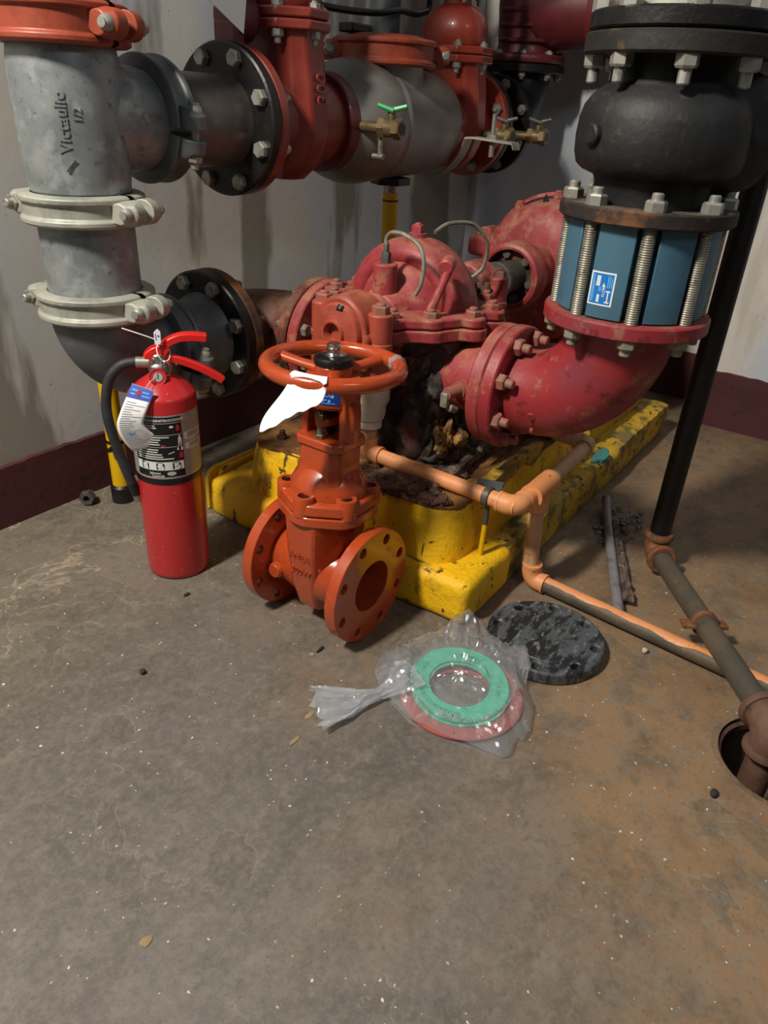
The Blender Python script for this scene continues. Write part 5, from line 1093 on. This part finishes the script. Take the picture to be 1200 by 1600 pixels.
ob('tag_header', tagpatch(0,1,0,.17,.0007,8,5), M['tag_blue'], it, label='blue printed header')
m = MB(); 
for k in range(12): a = 2*PI*k/12; m.v.append(tagpt(.42+.085*math.cos(a), .085+.05*math.sin(a))+ef*.0013)
m.f = [tuple(range(12))]; ob('header_mark', m, M['print_red'], it, sm=0)
K = MB(); rnd = random.Random(8)
for i in range(22):
    v = .22+.034*i; q = tagpatch(.08,.35+.55*rnd.random(),v,v+.008,.0008,6,1); K.add(q.v, q.f)
ob('tag_print', K, M['print_grey'], it, sm=60)
K = MB()
for u0,u1,v in ((.1,.34,.05),(.1,.30,.10),(.55,.85,.05),(.58,.92,.10)): q = tagpatch(u0,u1,v,v+.02,.0012,4,1); K.add(q.v, q.f)
q = tagpatch(.30,.55,.70,.725,.0012,3,1); K.add(q.v,q.f); ob('tag_bold_print', K, M['label_lightblue'], it, sm=60)
m = MB(); m.tube(smooth_path([tagpt(.6,.02),E(-.020,.436,.044),E(-.010,.441,.034),E(-.006,.444,.026)],4), .0007, 6); ob('tag_string', m, M['white_pvc'], it)
# ---------------------------------------------------------------- orange pvc drain line
PR = .0165; ZP = .243
pv = thing('pvc_drain_line', (1.25,.6,0), 'orange painted plastic drain pipe run from the pump base down to the floor', 'pipe')
def seg(p0, p1, r=PR, m='pvc', nm='pipe_section'): b = MB(); b.cyl(p0, p1, r, n=24); return ob(nm, b, M[m], pv)
A0 = Vector((1.188,.852,ZP)); A1 = Vector((1.182,.488,ZP-.004)); T0 = Vector((1.285,.486,ZP-.006)); C1 = Vector((1.590,.500,ZP-.01)); C2 = Vector((1.585,.66,ZP-.006))
def elbow(c, d0, d1, r, leg, m='pvc', nm='elbow_fitting'):
    c = Vector(c); d0 = Vector(d0).normalized(); d1 = Vector(d1).normalized(); R = leg*.62
    pts = [c+d0*leg, c+d0*(R)]+[c+d0*R+d1*R-(d1*R*math.cos(a)+d0*R*math.sin(a)) for a in [PI/2*i/8 for i in range(1,8)]]+[c+d1*R, c+d1*leg]
    b = MB(); b.tube(pts, r, 22); o = ob(nm, b, M[m], pv, sm=50)
    b = MB(); 
    for d in (d0, d1): b.cyl(c+d*(leg-.004), c+d*(leg+.002), r*1.05, n=22)
    ob('socket_lip', b, M[m], o); return o
seg(A0, A1); elbow(A0, (0,-1,0), (0,0,1), PR*1.22, .034); elbow(A1, (0,1,0), (1,0,0), PR*1.25, .036)
seg(A1+Vector((.02,0,0)), T0, PR*1.0)
b = MB(); b.cyl(T0+Vector((-.034,0,0)), T0+Vector((.060,.002,0)), PR*1.42, n=26, ch=.002); b.cyl(T0+Vector((.004,0,0)), T0+Vector((.004,0,-.048)), PR*1.42, n=26, ch=.002); b.cyl(T0+Vector((-.040,0,0)),T0+Vector((-.034,0,0)),PR*1.5,n=26); ob('tee_fitting', b, M['pvc'], pv)
seg(T0+Vector((.05,.002,0)), C1, PR, 'pvc_old'); elbow(C1, (-1,0,0), (0,1,0), PR*1.22, .034, 'pvc_old'); seg(C1, C2, PR, 'pvc_old')
seg((T0.x+.004,T0.y,ZP-.05), (T0.x+.004,.478,.04), PR, 'pvc_old')
FE = Vector((T0.x+.004,.474,.0215)); elbow(FE, (0,0,1), (-.06,-1,0), PR*1.25, .036)
fpipe = seg(FE, (1.119,-1.60,.020), PR, 'drain_pipe', 'floor_pipe')
b = MB(); a_ = Vector((FE.x-.002,FE.y-.034,FE.z)); e_ = Vector((1.119,-1.60,.020)); vs = []; fs = []; nn = 250
for i in range(nn+1):
    p = a_.lerp(e_, i/nn); w0 = .95+.35*mnoise.fractal(Vector((i*.12,0,3)),1,2,3); w1 = .75+.30*mnoise.fractal(Vector((i*.13,5,1)),1,2,3)
    for k in range(9): t = PI/2-w0+(w0+w1)*k/8; vs.append(p+Vector(((PR+.0006)*math.cos(t)*1., 0, (PR+.0006)*math.sin(t))))
for i in range(nn):
    for k in range(8): fs.append((9*i+k,9*i+k+1,9*i+10+k,9*i+9+k))
b.add(vs, fs); ob('paint_strip', b, M['pvc'], fpipe, sm=60, label='orange paint left along the top of the pipe')
b = MB(); b.tube([FE+Vector((-.008-.0002*i,-.035-.018*i,.0025)) for i in range(4)], PR*1.0, 20); 
for (y, x, z) in ((.551,1.1835,ZP-.003),(.655,1.586,ZP-.006)):
    b = MB(); b.rev([(PR+.001,-.008),(PR+.004,-.006),(PR+.004,.006),(PR+.001,.008)], (x,y,z), (0,1,0), 24); ob('pipe_clamp', b, M['bolt_dark'], pv)
st = thing('clamp_rod', (1.183,.551,PZ), 'thin yellow and grey rod holding the orange pipe clamp above the plinth', 'rod')
b = MB(); b.cyl((1.183,.551,PZ),(1.187,.551,PZ+.075),.0055,n=10); ob('yellow_end', b, M['yellow_post'], st)
b = MB(); b.cyl((1.187,.551,PZ+.075),(1.186,.551,ZP-.018),.0058,n=10); ob('grey_end', b, M['bolt_dark'], st)
b = MB(); b.box((1.20,.545,BZ+.012),(1.255,.60,BZ+.018), .3); ob('clamp_plate', b, M['galv_dark'], st, bev=.002)
s2 = MB(); s2.box((1.577,.648,PZ),(1.595,.664,ZP-.022)); tag(ob('pipe_support', s2, M['bolt_dark'], bev=.002), 'dark support strap under the far end of the orange pipe', 'support')
wr = thing('white_reducer', (1.19,.852,ZP), 'white plastic reducer funnel on the orange drain pipe behind the handwheel', 'pipe reducer')
b = MB(); b.rev([(.0165,.0),(.0175,.03),(.0175,.05)], (1.188,.852,ZP+.02), n=24); ob('tail_pipe', b, M['pvc_old'], wr)
b = MB(); b.rev([(.022,0),(.027,.001),(.027,.016),(.025,.018),(.030,.020),(.0335,.030),(.0345,.050),(.040,.060),(.041,.064),(.041,.118),(.036,.118),(.034,.10)], (1.188,.852,ZP+.062), n=40); ob('reducer_body', b, M['white_pvc'], wr, sm=30)
# ---------------------------------------------------------------- black drain line
dl = thing('drain_line', (1.548,.285,0), 'black vertical drain pipe with rusty elbow running along the floor into the pit', 'pipe')
b = MB(); b.cyl((1.548,.285,.075),(1.548,.285,1.9),.0225,n=28); ob('vertical_pipe', b, M['black_pipe'], dl)
D0 = Vector((1.548,.285,.045)); D1 = Vector((1.080,-.050,.070)); dd = (D1-D0).normalized()
b = MB(); b.cyl(D0+dd*.03, D1-dd*.02, .021, n=28); ob('floor_pipe', b, M['drain_pipe'], dl)
def el2(c, d0, d1, r, leg, mt, nm):
    c = Vector(c); d0 = Vector(d0).normalized(); d1 = Vector(d1).normalized(); R = leg*.6
    pts = [c+d0*leg, c+d0*R]+[c+d0*R+d1*R-(d1*R*math.cos(a)+d0*R*math.sin(a)) for a in [PI/2*i/8 for i in range(1,8)]]+[c+d1*R, c+d1*leg]
    b = MB(); b.tube(pts, r, 26); o = ob(nm, b, M[mt], dl, sm=50)
    for d in (d0, d1): b = MB(); b.rev([(r*.8,-.012),(r*1.12,-.011),(r*1.2,-.006),(r*1.2,.0),(r*1.1,.004),(r*.8,.004)], c+d*leg, d, 26); ob('bead', b, M[mt], o)
el2(D0, (0,0,1), dd, .0275, .045, 'rust_fit', 'floor_elbow'); el2(D1, -dd, (0,0,-1), .031, .048, 'mud_fit', 'pit_elbow')
b = MB(); b.cyl(D1+Vector((0,0,-.04)), D1+Vector((0,0,-.235)), .024, n=24); ob('drop_pipe', b, M['mud_fit'], dl)
cm = D0.lerp(D1, .50); b = MB(); b.rev([(.0205,-.007),(.026,-.006),(.026,.006),(.0205,.007)], cm, dd, 26); sd = dd.cross(Vector((0,0,1))).normalized()
for s in (-1,1): p = cm+sd*s*.032; b.box((p.x-.012,p.y-.012,cm.z-.006),(p.x+.012,p.y+.012,cm.z+.001), .6)
ob('pipe_clamp', b, M['rust_fit'], dl)
# broken grey tube
bt = thing('broken_tube', (1.5,.37,0), 'broken grey metal tube lying on the floor beside the plinth', 'tube')
b = MB(); b.tube(smooth_path([(1.748,.475,.030),(1.70,.452,.016),(1.62,.417,.013),(1.45,.342,.012),(1.285,.268,.012)],6), .0115, 14); ob('tube', b, M['conduit'], bt)
vs = []; fs = []; rnd = random.Random(3); n = 22
for i in range(n+1):
    p = Vector((1.66,.428,.018)).lerp(Vector((1.345,.288,.016)), i/n); w = .010+.010*rnd.random()*(i/n)+.006*(i/n); vs += [p+Vector((.002,-.004,.005)), p+Vector((.008,-.004-w,.006-.004*rnd.random())), p+Vector((.008,-.004-w,.001)), p+Vector((.002,-.004,0))]
for i in range(n):
    for k in range(4): fs.append((4*i+k,4*i+(k+1) % 4,4*i+4+(k+1) % 4,4*i+4+k))
fs += [(3,2,1,0), tuple(4*n+k for k in range(4))]; b = MB(); b.add(vs, fs); ob('torn_sleeve', b, M['bark'], bt, sm=25)
# ---------------------------------------------------------------- black blind flange
bd = thing('blind_flange', (1.12,.36,0), 'scuffed black round blind flange lying flat beside the plinth corner', 'flange')
b = MB(); holed_flange(b, (1.12,.36,0), (0,0,1), .1135, 0, .027, .0953, .0095, 8, .25, ref=(1,0,0)); o = ob('disc', b, M['black_disc'], bd); weld(o); bb = o.modifiers.new('bevel','BEVEL'); bb.width = .004; bb.segments = 2; bb.limit_method = 'ANGLE'; bb.angle_limit = math.radians(50)
b = MB(); b.rev([(0,.0285),(.078,.0285),(.080,.027),(.080,.024)], (1.12,.36,0), n=56); ob('raised_face', b, M['black_disc'], bd)
# ---------------------------------------------------------------- gaskets in a clear bag
GCx, GCy = .902, .424
def ringg(c, ro, ri, th, tilt, n=64):
    b = MB(); b.rev([(ri,0),(ro,0),(ro,th),(ri,th),(ri,0)], (0,0,0), n=n); b.xf(Matrix.Translation(c)@Matrix.Rotation(tilt[0],4,'X')@Matrix.Rotation(tilt[1],4,'Y')); return b
rg = thing('red_gasket', (GCx-.005,GCy-.006,.002), 'flat pinkish red full-face gasket under the green ring, inside the clear bag', 'gasket')
b = ringg((GCx-.006,GCy-.006,.004), .109, .056, .0035, (.0,.0)); ob('ring', b, M['red_gasket'], rg)
for a in (3.55, 4.3):
    b = MB(); b.box((GCx-.006+.097*math.cos(a)-.003,GCy-.006+.097*math.sin(a)-.001,.0072),(GCx-.006+.097*math.cos(a)+.003,GCy-.006+.097*math.sin(a)+.001,.0079), a); ob('ink_mark', b, M['pebble_dark'], rg)
GT = (.05,-.07)
for i, (z, dx, dy, lb_) in enumerate(((.0200,.000,.003,'upper green ring gasket with dark lettering, inside the clear bag'),(.0155,-.003,-.001,'lower green ring gasket, just visible under its twin inside the clear bag'))):
    g_ = thing('green_gasket', (GCx+dx,GCy+dy,z), lb_, 'gasket', 'green ring gaskets in the bag')
    b = ringg((GCx+dx,GCy+dy,z), .088, .054, .0022, GT); rr_ = ob('ring', b, M['green'], g_)
    if i == 0:
        Mx = Matrix.Translation((GCx+dx,GCy+dy,z))@Matrix.Rotation(GT[0],4,'X')@Matrix.Rotation(GT[1],4,'Y'); pr = MB()
        for s, a0 in (('NON-ASBESTOS',3.7),('4-150',5.3),('1/8',2.6),('ASME B16',.6),('4 IN',1.7)):
            q = text_mb(s, .011, 0, lambda p: Mx@Vector(((.066+p.y)*math.cos(a0-p.x/.07), (.066+p.y)*math.sin(a0-p.x/.07), .0026))); pr.add(q.v, q.f)
        ob('ring_print', pr, M['green_print'], rr_, sm=0)
bag = thing('plastic_bag', (.9,.43,0), 'crumpled clear plastic bag with knotted neck holding the gaskets on the floor', 'plastic bag')
outl = [(.815,.535),(.845,.572),(.896,.590),(.95,.570),(1.020,.540),(1.075,.512),(1.072,.485),(1.045,.447),(1.030,.400),(1.055,.372),(1.010,.340),(.972,.332),(.949,.304),(.891,.281),(.865,.280),(.858,.292),(.823,.283),(.808,.294),(.800,.339),(.787,.391),(.783,.453),(.800,.500)]
def bag_layer(zf, seed, shrink=1.):
    c = Vector((GCx+.005,GCy+.006)); N = len(outl); NA, NRr = 176, 30; vs = []; fs = []
    def edge(a):
        d = Vector((math.cos(a), math.sin(a))); best = .1
        for i in range(N):
            p = Vector(outl[i])-c; q = Vector(outl[(i+1) % N])-c; e = q-p; den = d.x*e.y-d.y*e.x
            if abs(den) < 1e-9: continue
            t = (p.x*e.y-p.y*e.x)/den; s = (p.x*d.y-p.y*d.x)/den
            if t > 0 and -1e-6 <= s <= 1+1e-6: best = t
        return best
    ed = [edge(2*PI*i/NA) for i in range(NA)]
    for j in range(1, NRr+1):
        for i in range(NA):
            a = 2*PI*i/NA; r = ed[i]*shrink*j/NRr; x, y = c.x+r*math.cos(a), c.y+r*math.sin(a); vs.append(Vector((x, y, zf(x, y, r, j/NRr, seed))))
    k = len(vs); vs.append(Vector((c.x, c.y, zf(c.x, c.y, 0, 0, seed))))
    for i in range(NA): fs.append((k, i, (i+1) % NA))
    for j in range(NRr-1):
        for i in range(NA): fs.append((j*NA+i, (j+1)*NA+i, (j+1)*NA+(i+1) % NA, j*NA+(i+1) % NA))
    return MB().add(vs, fs)
_rn = random.Random(12); FOLD = [(_rn.random()*PI, f, _rn.random(), am) for f, am in ((9,.9),(13,.8),(17,.8),(23,.7),(29,.6),(41,.5),(57,.4),(75,.3))]
def fold(x, y):
    """sum of straight-creased waves, like crumpled film"""
    x += .012*mnoise.noise(Vector((x*14,y*14,2))); y += .012*mnoise.noise(Vector((x*14,y*14,8))); z = 0
    for a, f, ph, am in FOLD:
        t = (x*math.cos(a)+y*math.sin(a))*f+ph+.4*mnoise.noise(Vector((x*9,y*9,a*5))); t -= math.floor(t); z += am*abs(t-.5)*2
    return z/4.6
def top_z(x, y, r, t, s):
    tx, ty = x-GCx, y-GCy; rr = math.hypot(tx, ty)
    plane = .0242+math.tan(.05)*ty+math.tan(.07)*tx
    if rr < .05: d = plane-.010*(1-rr/.05)
    elif rr < .09: d = plane
    elif rr < .112: d = plane+(.012-plane)*((rr-.09)/.022)
    else: d = max(.003, .012-.16*(rr-.112))
    amp = .044 if rr > .095 else (.015 if rr > .05 else .030)
    z = d+.001+amp*fold(x, y)*min(1, (1.02-t)*6)
    if math.hypot(x-1.06, y-.50) < .06: z += .040*(1-math.hypot(x-1.06, y-.50)/.06)
    if math.hypot(x-1.12, y-.36) < .135: z = max(z, .034+.006*fold(x*2, y*2))
    return z
def bot_z(x, y, r, t, s):
    z = .0012+.0006*math.sin(x*90)*math.sin(y*80)
    if math.hypot(x-1.12, y-.36) < .125: z = .0315
    return z
b = bag_layer(top_z, 1.); ob('bag_upper_film', b, M['bag'], bag, sm=10)
b = bag_layer(bot_z, 2., .985); ob('bag_lower_film', b, M['bag'], bag, sm=22)
# neck and knotted tail
NK = [Vector(p) for p in ((.868,.500,.030),(.838,.513,.022),(.815,.522,.015),(.800,.529,.012),(.785,.536,.013),(.768,.548,.013),(.750,.560,.012),(.728,.574,.014),(.706,.590,.016))]
WD = [.034,.026,.015,.0105,.013,.020,.030,.040,.048]; HT = [.010,.012,.010,.010,.010,.010,.011,.013,.018]
P_ = smooth_path(NK, 6); ns = len(P_); rows = []
for i, p in enumerate(P_):
    t = i/(ns-1)*(len(WD)-1); k = min(int(t), len(WD)-2); w = WD[k]+(WD[k+1]-WD[k])*(t-k); h = HT[k]+(HT[k+1]-HT[k])*(t-k)
    tn = (P_[min(i+1,ns-1)]-P_[max(i-1,0)]).normalized(); sd_ = Vector((-tn.y,tn.x,0)).normalized(); row = []
    for q in range(40):
        a = 2*PI*q/40; pl_ = 1+.45*math.sin(9*a+i*.16)+.45*mnoise.noise(Vector((q*.7,i*.22,1)))
        z = p.z+h*pl_*math.sin(a)*.8; row.append(Vector((p.x,p.y,0))+sd_*(w*(1+.12*math.sin(5*a+i*.3))*math.cos(a))+tn*(.010*mnoise.noise(Vector((q*.5,5,i*.1)))*(i/ns)*2)+Vector((0,0,max(.0015, z))))
    rows.append(row)
b = MB(); b.loft(rows, caps=False); ob('knotted_tail', b, M['bag_neck'], bag, sm=22)
# ---------------------------------------------------------------- small litter on the floor
nt = thing('hex_nut', (.907,1.505,0), 'loose dull steel pipe nut on the floor against the left wall', 'nut')
b = MB(); b.rev([(.009,0),(.0175,0),(.019,.002),(.019,.018),(.0175,.020),(.009,.020),(.009,0)], (.907,1.505,.0175), (-.75,-.6,.1), 6); ob('nut_body', b, M['bolt_dark'], nt)
b = MB(); b.rev([(.008,-.012),(.012,-.012),(.012,.0),(.008,.0)], (.907,1.505,.0175), (-.75,-.6,.1), 16); ob('thread_stub', b, M['bolt_grey'], nt)
def litter(name, x, y, d, m, label, cat, seed): tag(ob(name, rock((x,y,d[2]*.85), d, seed, 2, .3), M[m], sm=20), label, cat)
litter('pebble', .588, .899, (.006,.006,.005), 'pebble_dark', 'small black pebble alone on the open floor left of the gate valve', 'pebble', 1)
litter('pebble', 1.227, .195, (.006,.006,.006), 'pebble', 'cream coloured pebble next to the orange floor pipe', 'pebble', 2)
litter('pebble', .955, -.004, (.009,.006,.005), 'pebble_dark', 'dark pebble on the floor below the drain pit', 'pebble', 3)
litter('debris_chip', .835, .692, (.011,.003,.003), 'pebble_dark', 'thin dark sliver in front of the orange gate valve flange', 'chip', 4)
litter('debris_chip', .795, 1.019, (.008,.004,.003), 'pebble_dark', 'small dark chip on the floor right of the fire extinguisher base', 'chip', 5)
litter('paint_flake', .694, .598, (.011,.005,.0012), 'flake', 'tan flake touching the knotted end of the plastic bag', 'flake', 6)
litter('paint_flake', .637, .580, (.012,.004,.0012), 'flake', 'longer tan flake below the knotted end of the plastic bag', 'flake', 7)
litter('paint_flake', .281, .508, (.008,.006,.0012), 'flake', 'tan flake alone on the lower left of the floor', 'flake', 8)
litter('debris_chip', 1.50, .225, (.014,.004,.003), 'pebble_dark', 'brown wood splinter between the broken tube and the drain elbow', 'chip', 9)
litter('debris_chip', 1.30, .10, (.012,.008,.004), 'pebble_dark', 'dark clod between the orange floor pipe and the drain pipe', 'chip', 10)
ob('rubble', flakes(1.68,.41,.12,.05,-.003,90,.006,21), M['rubble'], None, sm=0)
tag(bpy.data.objects['rubble'], 'grey flakes of broken concrete scattered beside the plinth', 'rubble', kind='stuff')
